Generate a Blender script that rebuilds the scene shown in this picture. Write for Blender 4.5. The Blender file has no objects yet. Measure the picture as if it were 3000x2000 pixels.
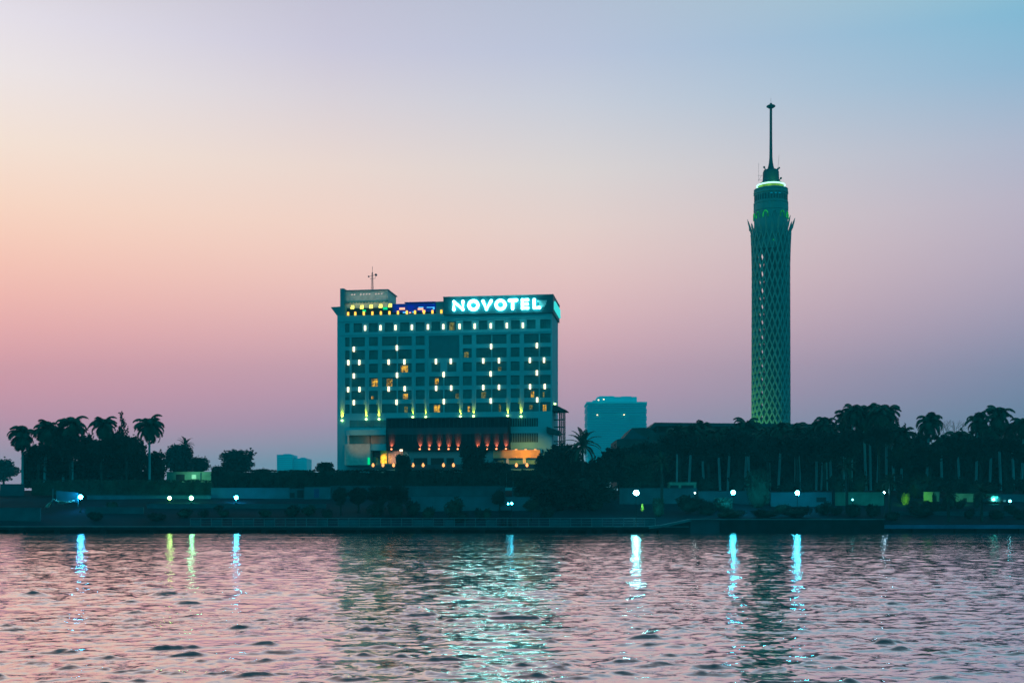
import bpy, math, random
import numpy as np
from mathutils import Vector, Matrix, noise
R = math.radians
random.seed(7)
scene = bpy.context.scene
col = scene.collection

# ------------------------------------------------------------------ camera model (photo is 3000 x 2000)
F, HOR, CX, CH = 3540.0, 1507.0, 1500.0, 3.0
def X(px, Y): return (px - CX) / F * Y
def Z(py, Y): return CH + (HOR - py) / F * Y
def lin(c):
    out = []
    for v in c:
        v /= 255.0
        out.append(v / 12.92 if v <= 0.04045 else ((v + 0.055) / 1.055) ** 2.4)
    return tuple(out)

# ------------------------------------------------------------------ materials
def mat(name, color, rough=0.8, var=0.25, scale=0.6, metallic=0.0, spec=0.3, bump=0.0):
    m = bpy.data.materials.new(name); m.use_nodes = True
    nt = m.node_tree; b = nt.nodes['Principled BSDF']
    b.inputs['Roughness'].default_value = rough
    b.inputs['Metallic'].default_value = metallic
    b.inputs['Specular IOR Level'].default_value = spec
    tc = nt.nodes.new('ShaderNodeTexCoord')
    n = nt.nodes.new('ShaderNodeTexNoise'); n.inputs['Scale'].default_value = scale; n.inputs['Detail'].default_value = 5
    nt.links.new(tc.outputs['Object'], n.inputs['Vector'])
    r = nt.nodes.new('ShaderNodeValToRGB')
    r.color_ramp.elements[0].position = 0.3; r.color_ramp.elements[1].position = 0.7
    r.color_ramp.elements[0].color = tuple(c * (1 - var) for c in color) + (1,)
    r.color_ramp.elements[1].color = tuple(min(1, c * (1 + var)) for c in color) + (1,)
    nt.links.new(n.outputs['Fac'], r.inputs['Fac'])
    nt.links.new(r.outputs['Color'], b.inputs['Base Color'])
    if bump:
        bp = nt.nodes.new('ShaderNodeBump'); bp.inputs['Strength'].default_value = bump
        nt.links.new(n.outputs['Fac'], bp.inputs['Height']); nt.links.new(bp.outputs['Normal'], b.inputs['Normal'])
    return m
def emit(name, color, strength, noise_scale=None, lo=0.2, sampling='AUTO'):
    m = bpy.data.materials.new(name); m.use_nodes = True
    nt = m.node_tree; nt.nodes.clear()
    o = nt.nodes.new('ShaderNodeOutputMaterial'); e = nt.nodes.new('ShaderNodeEmission')
    e.inputs['Color'].default_value = tuple(color) + (1,); e.inputs['Strength'].default_value = strength
    if noise_scale:
        tc = nt.nodes.new('ShaderNodeTexCoord'); n = nt.nodes.new('ShaderNodeTexNoise')
        n.inputs['Scale'].default_value = noise_scale
        nt.links.new(tc.outputs['Object'], n.inputs['Vector'])
        mr = nt.nodes.new('ShaderNodeMapRange'); mr.inputs['From Min'].default_value = 0.4; mr.inputs['From Max'].default_value = 0.62
        mr.inputs['To Min'].default_value = strength * lo; mr.inputs['To Max'].default_value = strength
        nt.links.new(n.outputs['Fac'], mr.inputs['Value']); nt.links.new(mr.outputs['Result'], e.inputs['Strength'])
    nt.links.new(e.outputs[0], o.inputs['Surface'])
    try: m.cycles.emission_sampling = sampling
    except Exception: pass
    return m

M = {}
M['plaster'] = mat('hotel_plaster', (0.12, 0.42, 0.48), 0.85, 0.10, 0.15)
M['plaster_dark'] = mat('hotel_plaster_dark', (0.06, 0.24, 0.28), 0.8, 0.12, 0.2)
M['board'] = mat('sign_board', (0.008, 0.09, 0.12), 0.6, 0.15, 0.2)
M['stone'] = mat('beige_stone', (0.42, 0.47, 0.44), 0.9, 0.15, 1.2)
M['glass'] = mat('window_glass', (0.02, 0.165, 0.185), 0.35, 0.35, 0.5, spec=0.4)
M['frame'] = mat('window_frame', (0.045, 0.19, 0.20), 0.6, 0.1, 1.0)
M['podium_glass'] = mat('podium_glass', (0.006, 0.011, 0.017), 0.7, 0.4, 0.3, spec=0.08)
M['podium_band'] = mat('podium_band', (0.008, 0.045, 0.065), 0.6, 0.2, 0.3)
M['dark_metal'] = mat('dark_metal', (0.012, 0.04, 0.045), 0.5, 0.2, 1.0, 0.3)
M['pink_metal'] = mat('antenna_metal', (0.10, 0.05, 0.09), 0.5, 0.2, 1.0, 0.3)
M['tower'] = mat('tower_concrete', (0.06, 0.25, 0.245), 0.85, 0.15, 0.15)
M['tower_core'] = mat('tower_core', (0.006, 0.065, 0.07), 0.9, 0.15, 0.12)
M['far'] = mat('far_concrete', (0.0, 0.86, 1.0), 0.9, 0.08, 0.05)  # cyan of the distance haze put into the base colour
M['far_glass'] = mat('far_glass', (0.0, 0.66, 0.80), 0.6, 0.08, 0.05)  # haze tint painted in here as well
M['hall'] = mat('hall_roofing', (0.012, 0.06, 0.075), 0.8, 0.25, 0.3)
M['hall_wall'] = mat('hall_wall', (0.03, 0.06, 0.065), 0.9, 0.25, 0.3)
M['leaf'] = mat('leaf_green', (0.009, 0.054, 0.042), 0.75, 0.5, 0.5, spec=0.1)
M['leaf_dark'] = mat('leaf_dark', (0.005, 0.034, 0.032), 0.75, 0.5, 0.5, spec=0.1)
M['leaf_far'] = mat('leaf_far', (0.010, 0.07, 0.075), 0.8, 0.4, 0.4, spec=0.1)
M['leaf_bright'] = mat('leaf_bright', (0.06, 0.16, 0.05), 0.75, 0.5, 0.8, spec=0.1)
M['palm'] = mat('palm_frond', (0.008, 0.060, 0.045), 0.65, 0.4, 0.8, spec=0.15)
M['bark'] = mat('bark', (0.02, 0.045, 0.045), 0.95, 0.4, 2.0, spec=0.1)
M['palm_bark'] = mat('pale_palm_bark', (0.10, 0.32, 0.36), 0.9, 0.3, 1.5, spec=0.1)
M['soil'] = mat('riverbank_earth', (0.002, 0.026, 0.040), 0.95, 0.35, 0.12, spec=0.05, bump=0.4)
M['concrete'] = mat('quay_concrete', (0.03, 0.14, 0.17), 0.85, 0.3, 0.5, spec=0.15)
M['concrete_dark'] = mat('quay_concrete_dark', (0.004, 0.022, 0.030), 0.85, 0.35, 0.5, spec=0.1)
M['rail'] = mat('painted_rail', (0.03, 0.15, 0.18), 0.6, 0.2, 1.0)
M['wall_pale'] = mat('pale_garden_wall', (0.018, 0.125, 0.165), 0.9, 0.2, 0.5)
M['wall_dim'] = mat('dim_garden_wall', (0.012, 0.085, 0.11), 0.9, 0.25, 0.5)
M['wall_green'] = mat('green_washed_wall', (0.075, 0.22, 0.17), 0.9, 0.25, 0.7)
M['door_blue'] = mat('blue_door', (0.01, 0.06, 0.16), 0.6, 0.2, 1.0)
M['void'] = mat('dark_opening', (0.004, 0.018, 0.024), 0.8, 0.2, 0.6)
M['tarp'] = mat('pale_tarpaulin', (0.45, 0.62, 0.55), 0.85, 0.3, 2.0)
M['yellow'] = mat('yellow_canvas', (0.62, 0.50, 0.04), 0.8, 0.2, 1.5)
M['car'] = mat('dark_car_paint', (0.006, 0.02, 0.03), 0.25, 0.1, 1.0, spec=0.5)
M['rubber'] = mat('tyre_rubber', (0.01, 0.012, 0.014), 0.9, 0.1, 1.0)
M['blue_bar'] = mat('blue_lit_bar', (0.01, 0.02, 0.30), 0.7, 0.2, 0.8)  # blue of the bar's lighting put into the base colour
M['patch'] = mat('pale_lit_patch', (0.34, 0.52, 0.55), 0.8, 0.35, 3.0)

M['sconce'] = emit('sconce_glow', (1.0, 0.80, 0.50), 3.2)
M['uplamp'] = emit('uplight_glow', (0.80, 1.0, 0.35), 6.0)
M['roof_lamp'] = emit('roof_lamp_glow', (1.0, 0.50, 0.06), 2.2)
M['roof_lamp_y'] = emit('roof_lamp_yellow', (0.95, 0.85, 0.12), 2.6)
M['red_lamp'] = emit('red_lamp_glow', (1.0, 0.30, 0.12), 4.0)
M['warm_lamp'] = emit('warm_lamp_glow', (1.0, 0.40, 0.12), 2.0)
M['letter'] = emit('letter_glow', (0.20, 0.90, 0.86), 23.0)
M['side_letter'] = emit('side_letter_glow', (0.05, 0.75, 0.72), 1.1)
M['lit_room'] = emit('lit_room', (1.0, 0.52, 0.04), 1.2, 1.6, 0.12, 'NONE')
M['lit_dim'] = emit('dim_lit_room', (0.55, 0.50, 0.10), 0.5, 2.0, 0.2, 'NONE')
M['slit_glow'] = emit('slit_glow', (0.95, 0.70, 0.62), 0.85, None, 0, 'NONE')
M['neon_green'] = emit('neon_green', (0.0, 0.8, 0.28), 1.0, None, 0, 'NONE')
M['neon_blue'] = emit('neon_blue', (0.08, 0.55, 1.0), 1.3, None, 0, 'NONE')
M['neon_pink'] = emit('neon_pink', (1.0, 0.45, 0.30), 1.6, None, 0, 'NONE')
M['ring'] = emit('ring_glow', (0.45, 1.0, 0.80), 2.0)
M['ring_green'] = emit('ring_green', (0.25, 0.75, 0.05), 0.9, 0.3, 0.5)
M['arch_green'] = emit('arch_green', (0.02, 0.75, 0.08), 0.5, 0.5, 0.3, 'NONE')
M['far_lamp'] = emit('far_lamp', (1.0, 0.8, 0.4), 4.0, None, 0, 'NONE')
M['glint'] = emit('glint', (0.2, 0.9, 0.9), .7)

# ------------------------------------------------------------------ objects
def tag(o, label=None, cat=None, group=None, kind=None):
    if label: o['label'] = label
    if cat and not kind: kind = 'thing'
    if cat: o['category'] = cat
    if group: o['group'] = group
    if kind: o['kind'] = kind
    return o
def thing(name, label, cat, loc=(0, 0, 0), rz=0.0, group=None):
    o = bpy.data.objects.new(name, None); col.objects.link(o)
    o.location = loc; o.rotation_euler = (0, 0, rz); o.empty_display_size = 0.5
    return tag(o, label, cat, group)
def link(name, mesh, parent=None, loc=(0, 0, 0)):
    o = bpy.data.objects.new(name, mesh); col.objects.link(o)
    o.location = loc
    if parent: o.parent = parent
    return o
def copy_child(src, parent):
    c = src.copy(); col.objects.link(c); c.parent = parent
    return c

class MB:
    def __init__(s): s.v = []; s.f = []
    def quad(s, a, b, c, d):
        n = len(s.v); s.v += [tuple(a), tuple(b), tuple(c), tuple(d)]; s.f.append((n, n+1, n+2, n+3)); return s
    def box(s, x0, x1, y0, y1, z0, z1):
        n = len(s.v)
        s.v += [(x0,y0,z0),(x1,y0,z0),(x1,y1,z0),(x0,y1,z0),(x0,y0,z1),(x1,y0,z1),(x1,y1,z1),(x0,y1,z1)]
        s.f += [(n,n+3,n+2,n+1),(n+4,n+5,n+6,n+7),(n,n+1,n+5,n+4),(n+1,n+2,n+6,n+5),(n+2,n+3,n+7,n+6),(n+3,n,n+4,n+7)]
        return s
    def hexa(s, pts):
        n = len(s.v); s.v += [tuple(p) for p in pts]
        s.f += [(n,n+3,n+2,n+1),(n+4,n+5,n+6,n+7),(n,n+1,n+5,n+4),(n+1,n+2,n+6,n+5),(n+2,n+3,n+7,n+6),(n+3,n,n+4,n+7)]
        return s
    def tube(s, pts, rad, k=8, caps=True):
        pts = [Vector(p) for p in pts]
        if not isinstance(rad, (list, tuple)): rad = [rad] * len(pts)
        base = len(s.v); up = None
        for i, p in enumerate(pts):
            d = (pts[min(i+1, len(pts)-1)] - pts[max(i-1, 0)]).normalized()
            if up is None: up = Vector((0,0,1)) if abs(d.z) < 0.9 else Vector((1,0,0))
            a = (up - d * up.dot(d)).normalized(); b = d.cross(a); up = a
            for j in range(k):
                t = 2*math.pi*j/k
                s.v.append(tuple(p + (a*math.cos(t) + b*math.sin(t)) * rad[i]))
        for i in range(len(pts)-1):
            for j in range(k):
                s.f.append((base+i*k+j, base+i*k+(j+1)%k, base+(i+1)*k+(j+1)%k, base+(i+1)*k+j))
        if caps:
            s.f.append(tuple(base+j for j in range(k))[::-1]); s.f.append(tuple(base+(len(pts)-1)*k+j for j in range(k)))
        return s
    def capsule(s, pts, r, k=10):
        s.tube(pts, r, k)
        for p in pts: s.ball(p, r, 10, 6)
        return s
    def lathe(s, prof, c=(0,0), k=32, closed=True):
        base = len(s.v)
        for (r, z) in prof:
            for j in range(k):
                t = 2*math.pi*j/k; s.v.append((c[0]+r*math.cos(t), c[1]+r*math.sin(t), z))
        for i in range(len(prof)-1):
            for j in range(k):
                s.f.append((base+i*k+j, base+i*k+(j+1)%k, base+(i+1)*k+(j+1)%k, base+(i+1)*k+j))
        if closed:
            s.f.append(tuple(base+j for j in range(k))[::-1]); s.f.append(tuple(base+(len(prof)-1)*k+j for j in range(k)))
        return s
    def ball(s, c, r, k=12, m=8):
        if not isinstance(r, (list, tuple)): r = (r, r, r)
        base = len(s.v)
        for i in range(m+1):
            ph = math.pi*i/m
            for j in range(k):
                t = 2*math.pi*j/k
                s.v.append((c[0]+r[0]*math.sin(ph)*math.cos(t), c[1]+r[1]*math.sin(ph)*math.sin(t), c[2]+r[2]*math.cos(ph)))
        for i in range(m):
            for j in range(k):
                s.f.append((base+i*k+j, base+(i+1)*k+j, base+(i+1)*k+(j+1)%k, base+i*k+(j+1)%k))
        return s
    def mesh(s, name, m, smooth=False):
        me = bpy.data.meshes.new(name); me.from_pydata(s.v, [], s.f)
        for x in (m if isinstance(m, (list, tuple)) else [m]): me.materials.append(x)
        if smooth: me.polygons.foreach_set('use_smooth', [True]*len(me.polygons))
        me.update(); return me
    def build(s, name, m, parent=None, smooth=False, loc=(0,0,0)):
        return link(name, s.mesh(name, m, smooth), parent, loc)

def lamp_light(kind, name, loc, energy, color, parent=None, size=0.1, rot=None, spot=40, blend=0.6):
    l = bpy.data.lights.new(name, kind); l.energy = energy; l.color = color; l.shadow_soft_size = size
    if kind == 'SPOT': l.spot_size = R(spot); l.spot_blend = blend
    o = bpy.data.objects.new(name, l); col.objects.link(o); o.location = loc
    if rot: o.rotation_euler = rot
    if parent: o.parent = parent
    return o

# ------------------------------------------------------------------ terrain
def smooth(a, b, t):
    t = max(0.0, min(1.0, (t - a) / (b - a))); return t*t*(3-2*t)
def right_mask(x): return smooth(X(2000,204), X(2060,204), x)      # the built-up quay to the right
def ground_z(x, y):
    rm = right_mask(x) * (1 - smooth(X(2585,204), X(2610,204), x) * 0.55)
    q = 0.85 + 1.35 * rm
    s0 = 205.5
    z = q
    if y > s0:
        t = (y - s0) / (230.0 - s0)
        if t < 1: z = q + (6.1 - q) * (t ** (0.85 + 0.25 * rm))
        else: z = 6.1 + 1.9 * smooth(230, 246, y)
        n = noise.noise(Vector((x*0.08, y*0.11, 3.1))) * 0.35 + noise.noise(Vector((x*0.35, y*0.4, 9.1))) * 0.12
        z += n * smooth(206, 210, y) * (1 - smooth(228, 234, y))
    return z
def build_terrain():
    ys = list(np.concatenate([np.arange(201.2, 236, 1.3), np.arange(237, 300, 6), [310, 360, 450, 600, 900, 1250, 1550]]))
    xs = list(np.concatenate([[-1500,-900,-500,-300,-200,-150], np.arange(-125, 126, 2.0), [150,200,300,500,900,1500]]))
    v = []; f = []
    for y in ys:
        for x in xs: v.append((x, y, ground_z(x, y)))
    nx = len(xs)
    # a skirt down into the river bed
    for j in range(len(ys)-1):
        for i in range(nx-1):
            a = j*nx+i; f.append((a, a+1, a+nx+1, a+nx))
    b = len(v)
    for x in xs: v.append((x, 201.2, -0.9))
    for i in range(nx-1): f.append((b+i, b+i+1, i+1, i))
    me = bpy.data.meshes.new('ground'); me.from_pydata(v, [], f); me.materials.append(M['soil'])
    me.polygons.foreach_set('use_smooth', [True]*len(me.polygons)); me.update()
    tag(link('ground', me), kind='structure', label='dark earth riverbank rising to the street level')
build_terrain()

# ------------------------------------------------------------------ water
def build_water():
    rng = np.random.default_rng(11)
    ys = [-60.0, -40, -25, -12, -4, 2]; y = 8.0
    while y < 203.0:
        ys.append(y); y += max(0.045, 0.0036 * y)
    ys.append(203.0); ys = np.array(ys)
    u = np.concatenate([[-9.0, -4.0, -2.0, -1.2], np.linspace(-0.7, 0.7, 900), [1.2, 2.0, 4.0, 9.0]])
    wid = np.maximum(ys, 14.0) + 4.0
    XX = wid[:, None] * u[None, :]; YY = np.repeat(ys[:, None], len(u), 1)
    H = np.zeros_like(XX); dx = (wid * 1.4 / 900)[:, None]; dy = np.gradient(ys)[:, None]
    n = 130
    lam = np.exp(rng.uniform(np.log(0.24), np.log(2.1), n))
    for L in lam:
        th = rng.normal(0.10, 0.66) + math.pi/2
        k = 2*math.pi/L; kx, ky = k*math.cos(th), k*math.sin(th)
        slope = 0.0185 * (L/1.0) ** (-0.25)
        a = slope / k * 1.41
        # drop a wave where the grid gets too coarse to carry it
        fade = np.clip((L / np.maximum(abs(math.cos(th))*dx, abs(math.sin(th))*dy) - 3.0) / 3.0, 0, 1)
        p = rng.uniform(0, 6.28)
        # slow modulation so that waves come in groups
        mod = 0.65 + 0.5*np.sin(XX*kx*0.11 + YY*ky*0.09 + p*3.1) * np.sin(YY*0.05*(1+rng.random()) + p + XX*0.031)
        H += a * fade * mod * np.sin(kx*XX + ky*YY + p)
    sd = H[(YY > 15) & (YY < 60)].std(); x_ = np.clip(H/sd, -3, 3)
    H = sd * (np.exp(.7*x_) - 1) / .7 * .52                    # peaked crests, flat troughs
    # low wake ridges left by a passing boat, broken along their length
    for (yc, sl, wd, hh, xa, xb, ph) in ((45.5, .02, .75, .085, -24, 4, .3), (42.8, -.03, .6, .05, -26, 9, 2.1), (96.0, .01, 1.6, .09, -42, -14, 1.2), (31.0, .03, .5, .04, -14, 16, 4.0), (24.0, -.02, .4, .035, -6, 11, .9)):
        along = np.clip(.5 + .5*np.sin(XX*.55 + ph) + .6*np.sin(XX*1.37 + 2*ph), 0, 1.4) * np.clip((XX-xa)/3, 0, 1) * np.clip((xb-XX)/3, 0, 1)
        H += hh * along * np.exp(-((YY - yc - sl*XX - .35*np.sin(XX*.4+ph)) / wd) ** 2)
    edge = np.clip((np.abs(u) < 0.69).astype(float), 0, 1)[None, :]
    H *= edge
    H[:6] *= 0.2
    v = np.stack([XX, YY, H], -1).reshape(-1, 3)
    ny, nx = XX.shape
    idx = np.arange(ny*nx).reshape(ny, nx)
    q = np.stack([idx[:-1,:-1], idx[:-1,1:], idx[1:,1:], idx[1:,:-1]], -1).reshape(-1, 4)
    me = bpy.data.meshes.new('water')
    me.vertices.add(len(v)); me.vertices.foreach_set('co', v.astype(np.float32).ravel())
    me.loops.add(q.size); me.loops.foreach_set('vertex_index', q.astype(np.int32).ravel())
    me.polygons.add(len(q)); me.polygons.foreach_set('loop_start', np.arange(0, q.size, 4, dtype=np.int32))
    me.polygons.foreach_set('use_smooth', np.ones(len(q), dtype=bool))
    me.update(calc_edges=True); me.validate()
    m = bpy.data.materials.new('river_water'); m.use_nodes = True
    nt = m.node_tree; b = nt.nodes['Principled BSDF']
    nt.nodes.remove(b); outm = [n for n in nt.nodes if n.type == 'OUTPUT_MATERIAL'][0]
    gl = nt.nodes.new('ShaderNodeBsdfGlossy'); gl.inputs['Roughness'].default_value = 0.08; gl.inputs['Color'].default_value = (.98, .93, .94, 1)
    df = nt.nodes.new('ShaderNodeBsdfDiffuse'); df.inputs['Color'].default_value = (0.0, 0.055, 0.065, 1)
    lw = nt.nodes.new('ShaderNodeLayerWeight'); lw.inputs['Blend'].default_value = .5
    fr = nt.nodes.new('ShaderNodeValToRGB'); e = fr.color_ramp.elements
    e[0].position = 0.0; e[0].color = (.03,.03,.03,1); e[1].position = 1.0; e[1].color = (.96,.96,.96,1)
    for p_, v_ in ((.45, .06), (.65, .23), (.78, .69), (.88, .94)):
        q_ = e.new(p_); q_.color = (v_, v_, v_, 1)
    mxs = nt.nodes.new('ShaderNodeMixShader')
    nt.links.new(lw.outputs['Facing'], fr.inputs['Fac']); nt.links.new(fr.outputs['Color'], mxs.inputs['Fac'])
    nt.links.new(df.outputs[0], mxs.inputs[1]); nt.links.new(gl.outputs[0], mxs.inputs[2]); nt.links.new(mxs.outputs[0], outm.inputs['Surface'])
    g = nt.nodes.new('ShaderNodeNewGeometry')
    vm = nt.nodes.new('ShaderNodeVectorMath'); vm.operation = 'MULTIPLY'; vm.inputs[1].default_value = (1.6, 2.4, 1.0)
    nt.links.new(g.outputs['Position'], vm.inputs[0])
    acc = None
    for sc_, amp in ((0.9, 0.38), (3.3, 0.32)):
        nn = nt.nodes.new('ShaderNodeTexNoise'); nn.inputs['Scale'].default_value = sc_; nn.inputs['Detail'].default_value = 3
        nt.links.new(vm.outputs[0], nn.inputs['Vector'])
        s1 = nt.nodes.new('ShaderNodeVectorMath'); s1.operation = 'SUBTRACT'; s1.inputs[1].default_value = (0.5, 0.5, 0.5)
        nt.links.new(nn.outputs['Color'], s1.inputs[0])
        s2 = nt.nodes.new('ShaderNodeVectorMath'); s2.operation = 'MULTIPLY'; s2.inputs[1].default_value = (amp*.75, amp, 0)
        nt.links.new(s1.outputs[0], s2.inputs[0])
        if acc is None: acc = s2
        else:
            ad = nt.nodes.new('ShaderNodeVectorMath'); ad.operation = 'ADD'
            nt.links.new(acc.outputs[0], ad.inputs[0]); nt.links.new(s2.outputs[0], ad.inputs[1]); acc = ad
    # calm and ruffled patches drifting across the river
    pv = nt.nodes.new('ShaderNodeVectorMath'); pv.operation = 'MULTIPLY'; pv.inputs[1].default_value = (0.055, 0.20, 1.0)
    pn_ = nt.nodes.new('ShaderNodeTexNoise'); pn_.inputs['Scale'].default_value = 1.0; pn_.inputs['Detail'].default_value = 4
    nt.links.new(g.outputs['Position'], pv.inputs[0]); nt.links.new(pv.outputs[0], pn_.inputs['Vector'])
    pm = nt.nodes.new('ShaderNodeMapRange'); pm.inputs['From Min'].default_value = .36; pm.inputs['From Max'].default_value = .64; pm.inputs['To Min'].default_value = .35; pm.inputs['To Max'].default_value = 1.55
    nt.links.new(pn_.outputs['Fac'], pm.inputs['Value'])
    sc3 = nt.nodes.new('ShaderNodeVectorMath'); sc3.operation = 'SCALE'
    nt.links.new(acc.outputs[0], sc3.inputs[0]); nt.links.new(pm.outputs[0], sc3.inputs['Scale']); acc = sc3
    ad = nt.nodes.new('ShaderNodeVectorMath'); ad.operation = 'ADD'
    nt.links.new(acc.outputs[0], ad.inputs[0]); nt.links.new(g.outputs['Normal'], ad.inputs[1])
    lean = nt.nodes.new('ShaderNodeVectorMath'); lean.operation = 'ADD'; lean.inputs[1].default_value = (0, -0.02, 0)   # normals leant to the near side so reflections catch more sky
    nt.links.new(ad.outputs[0], lean.inputs[0])
    nm = nt.nodes.new('ShaderNodeVectorMath'); nm.operation = 'NORMALIZE'
    nt.links.new(lean.outputs[0], nm.inputs[0]); nt.links.new(nm.outputs[0], gl.inputs['Normal']); nt.links.new(nm.outputs[0], lw.inputs['Normal'])
    me.materials.append(m)
    tag(link('water', me), kind='structure', label='rippled river water reflecting the pink dusk sky')
build_water()

# ------------------------------------------------------------------ hotel
HY = 303.7; HXL = X(988, HY); TH = math.atan2(7.3, 53.7); GZ = 8.0
cT, sT = math.cos(TH), math.sin(TH); HW = 54.2; HD = 15.5
def fac(px, py, d=0.0):
    """photo pixel -> (u, z) on the hotel's facade plane pushed back by d metres"""
    k = (px - CX) / F
    x0, y0 = HXL + d*sT, HY + d*cT
    u = (k*y0 - x0) / (cT + k*sT)
    return u, CH + (HOR - py)/F * (y0 - u*sT) - GZ
hotel = thing('hotel', 'wide pale twelve storey hotel with lit wall lamps and rooftop name letters', 'hotel', (HXL, HY, GZ), -TH)
hb = lambda m, n, mt, par=hotel, sm=False: m.build(n, mt, par, sm)

def zr(py): return fac(1011, py)[1]
rows = {'A': (948, 974), 'B': (988.6, 1015), 'C': (1027, 1054), 'D': (1067, 1093.5), 'E': (1107, 1133.5), 'F': (1145.6, 1171.7), 'G': (1184.7, 1210.7)}
cols_A = [(1011,1024),(1036,1061),(1081,1107),(1127.5,1152),(1172,1199),(1218,1244),(1264,1290),(1310,1336),(1356.5,1382),(1402,1428),(1450,1476),(1497,1523),(1543,1569),(1582,1613)]
cols_N = [(1011,1024),(1030,1069),(1081,1107),(1119,1162),(1166,1206),(1218,1244),(1257,1298),(1302,1345),(1356,1382),(1395,1439),(1442,1484),(1496,1522),(1535,1578),(1582,1613)]
cols_D = cols_N[:6] + [(1264,1290),(1310,1337)] + cols_N[8:]
wins = []
for r, (y0, y1) in rows.items():
    cs = cols_A if r == 'A' else cols_D if r == 'D' else cols_N
    for c in cs:
        if r in 'BC' and 1250 < c[0] < 1340: continue
        ym = (y0+y1)/2
        wins.append((r, c, fac(c[0], 950)[0], fac(c[1], 950)[0], zr(y1), zr(y0)))
panel = ('panel', (1256,1345), fac(1256,950)[0], fac(1345,950)[0], zr(1054), zr(988.6))
ZT = fac(1150, 921)[1]                                  # terrace level
ZB0 = 0.0
us = sorted({0.0, HW} | {w[2] for w in wins} | {w[3] for w in wins} | {panel[2], panel[3]})
zs = sorted({ZB0, ZT} | {w[4] for w in wins} | {w[5] for w in wins})
def uniq(a):
    o = []
    for x in a:
        if not o or x - o[-1] > 1e-4: o.append(x)
    return o
us, zs = uniq(us), uniq(zs)
m = MB()
allw = wins + [panel]
for i in range(len(us)-1):
    for j in range(len(zs)-1):
        uc, zc = (us[i]+us[i+1])/2, (zs[j]+zs[j+1])/2
        if any(w[2] < uc < w[3] and w[4] < zc < w[5] for w in allw): continue
        m.quad((us[i],0,zs[j]),(us[i+1],0,zs[j]),(us[i+1],0,zs[j+1]),(us[i],0,zs[j+1]))
RV = 0.45
for w in allw:
    a, b, c, d = w[2:]
    m.quad((a,0,c),(b,0,c),(b,RV,c),(a,RV,c)); m.quad((a,RV,d),(b,RV,d),(b,0,d),(a,0,d))
    m.quad((a,0,c),(a,RV,c),(a,RV,d),(a,0,d)); m.quad((b,RV,c),(b,0,c),(b,0,d),(b,RV,d))
m.quad((0,HD,ZB0),(0,0,ZB0),(0,0,ZT),(0,HD,ZT)); m.quad((HW,0,ZB0),(HW,HD,ZB0),(HW,HD,ZT),(HW,0,ZT))
m.quad((HW,HD,ZB0),(0,HD,ZB0),(0,HD,ZT),(HW,HD,ZT)); m.quad((0,0,ZT),(HW,0,ZT),(HW,HD,ZT),(0,HD,ZT))
hb(m, 'wall', M['plaster'])
# shallow pilasters between the bays (2 cm proud of the wall)
m = MB()
for px in (1075, 1112, 1212, 1250, 1350, 1388, 1489, 1528):
    u0, z1 = fac(px, 985); _, z0 = fac(px, 1218)
    m.box(u0-0.17, u0+0.17, -0.12, -0.003, z0, z1)
hb(m, 'pilaster', M['plaster'])
m = MB()
u0 = fac(1011,950)[0]
for y in (941, 981.3):
    z = zr(y); m.box(0.25, HW-0.2, -0.10, -0.004, z-0.14, z+0.14)
hb(m, 'string_course', M['plaster'])

lit = [('D',1173,1194,1070,1091,1),('E',1088,1106,1109,1131,1),('E',1132,1148,1109,1132,1),('E',1273,1284,1108,1125,1),('F',1087,1094,1160,1168,1),
       ('F',1180,1194,1153,1171,1),('F',1334,1343,1152,1168,0),('G',1184,1193,1190,1208,0),('G',1271,1288,1186,1209,1),('D',1458,1468,1074,1088,0),
       ('F',1410,1423,1148,1169,0),('F',1555,1564,1145,1167,1),('F',1590,1595,1148,1165,0),('G',1370,1376,1189,1205,1),('G',1461,1467,1184,1205,0),
       ('G',1550,1560,1186,1198,0),('G',1590,1600,1185,1204,1),('A',1316,1330,944,968,0),('C',1360,1372,1030,1046,0)]
for (r, c, a, b, c0, d0) in wins:
    f = MB(); y0, y1 = 0.27, 0.36; t = 0.09
    f.box(a+.01, a+t, y0, y1, c0+.01, d0-.01); f.box(b-t, b-.01, y0, y1, c0+.01, d0-.01)
    f.box(a+t, b-t, y0, y1, c0+.01, c0+t); f.box(a+t, b-t, y0, y1, d0-t, d0-.01)
    w = b - a; nm = 1 if w < 1.4 else 2 if w < 2.6 else 4
    for i in range(1, nm+1):
        uu = a + w*i/(nm+1); f.box(uu-.035, uu+.035, y0+.02, y1-.02, c0+t, d0-t)
    zm = c0 + (d0-c0)*0.72
    f.box(a+t, b-t, y0+.025, y1-.025, zm-.035, zm+.035)
    if r != 'A':                                        # balcony rail bars in front of the glass
        for q in (0.14, 0.27, 0.40): f.box(a+.012, b-.012, 0.08, 0.12, c0+(d0-c0)*q-.03, c0+(d0-c0)*q+.03)
    fo = hb(f, 'window', M['frame'])
    MB().quad((a,0.40,c0),(b,0.40,c0),(b,0.40,d0),(a,0.40,d0)).build('pane', M['glass'], fo)
    for (lr, p0, p1, q0, q1, br) in lit:
        if lr == r and c[0]-3 <= (p0+p1)/2 <= c[1]+3:
            ua, ub = max(a+.02, fac(p0,950)[0]), min(b-.02, fac(p1,950)[0])
            pm = (p0+p1)/2; za, zb = fac(pm,q1)[1], fac(pm,q0)[1]
            za, zb = max(za, c0+.03), min(zb, d0-.03)
            if zb > za and ub > ua:
                MB().quad((ua,0.385,za),(ub,0.385,za),(ub,0.385,zb),(ua,0.385,zb)).build('room_glow', M['lit_room'] if br else M['lit_dim'], fo)  # glowing panel on the pane for the lit part of the room
_, _, a, b, c0, d0 = panel
m = MB(); m.quad((a,0.40,c0),(b,0.40,c0),(b,0.40,d0),(a,0.40,d0))
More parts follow.
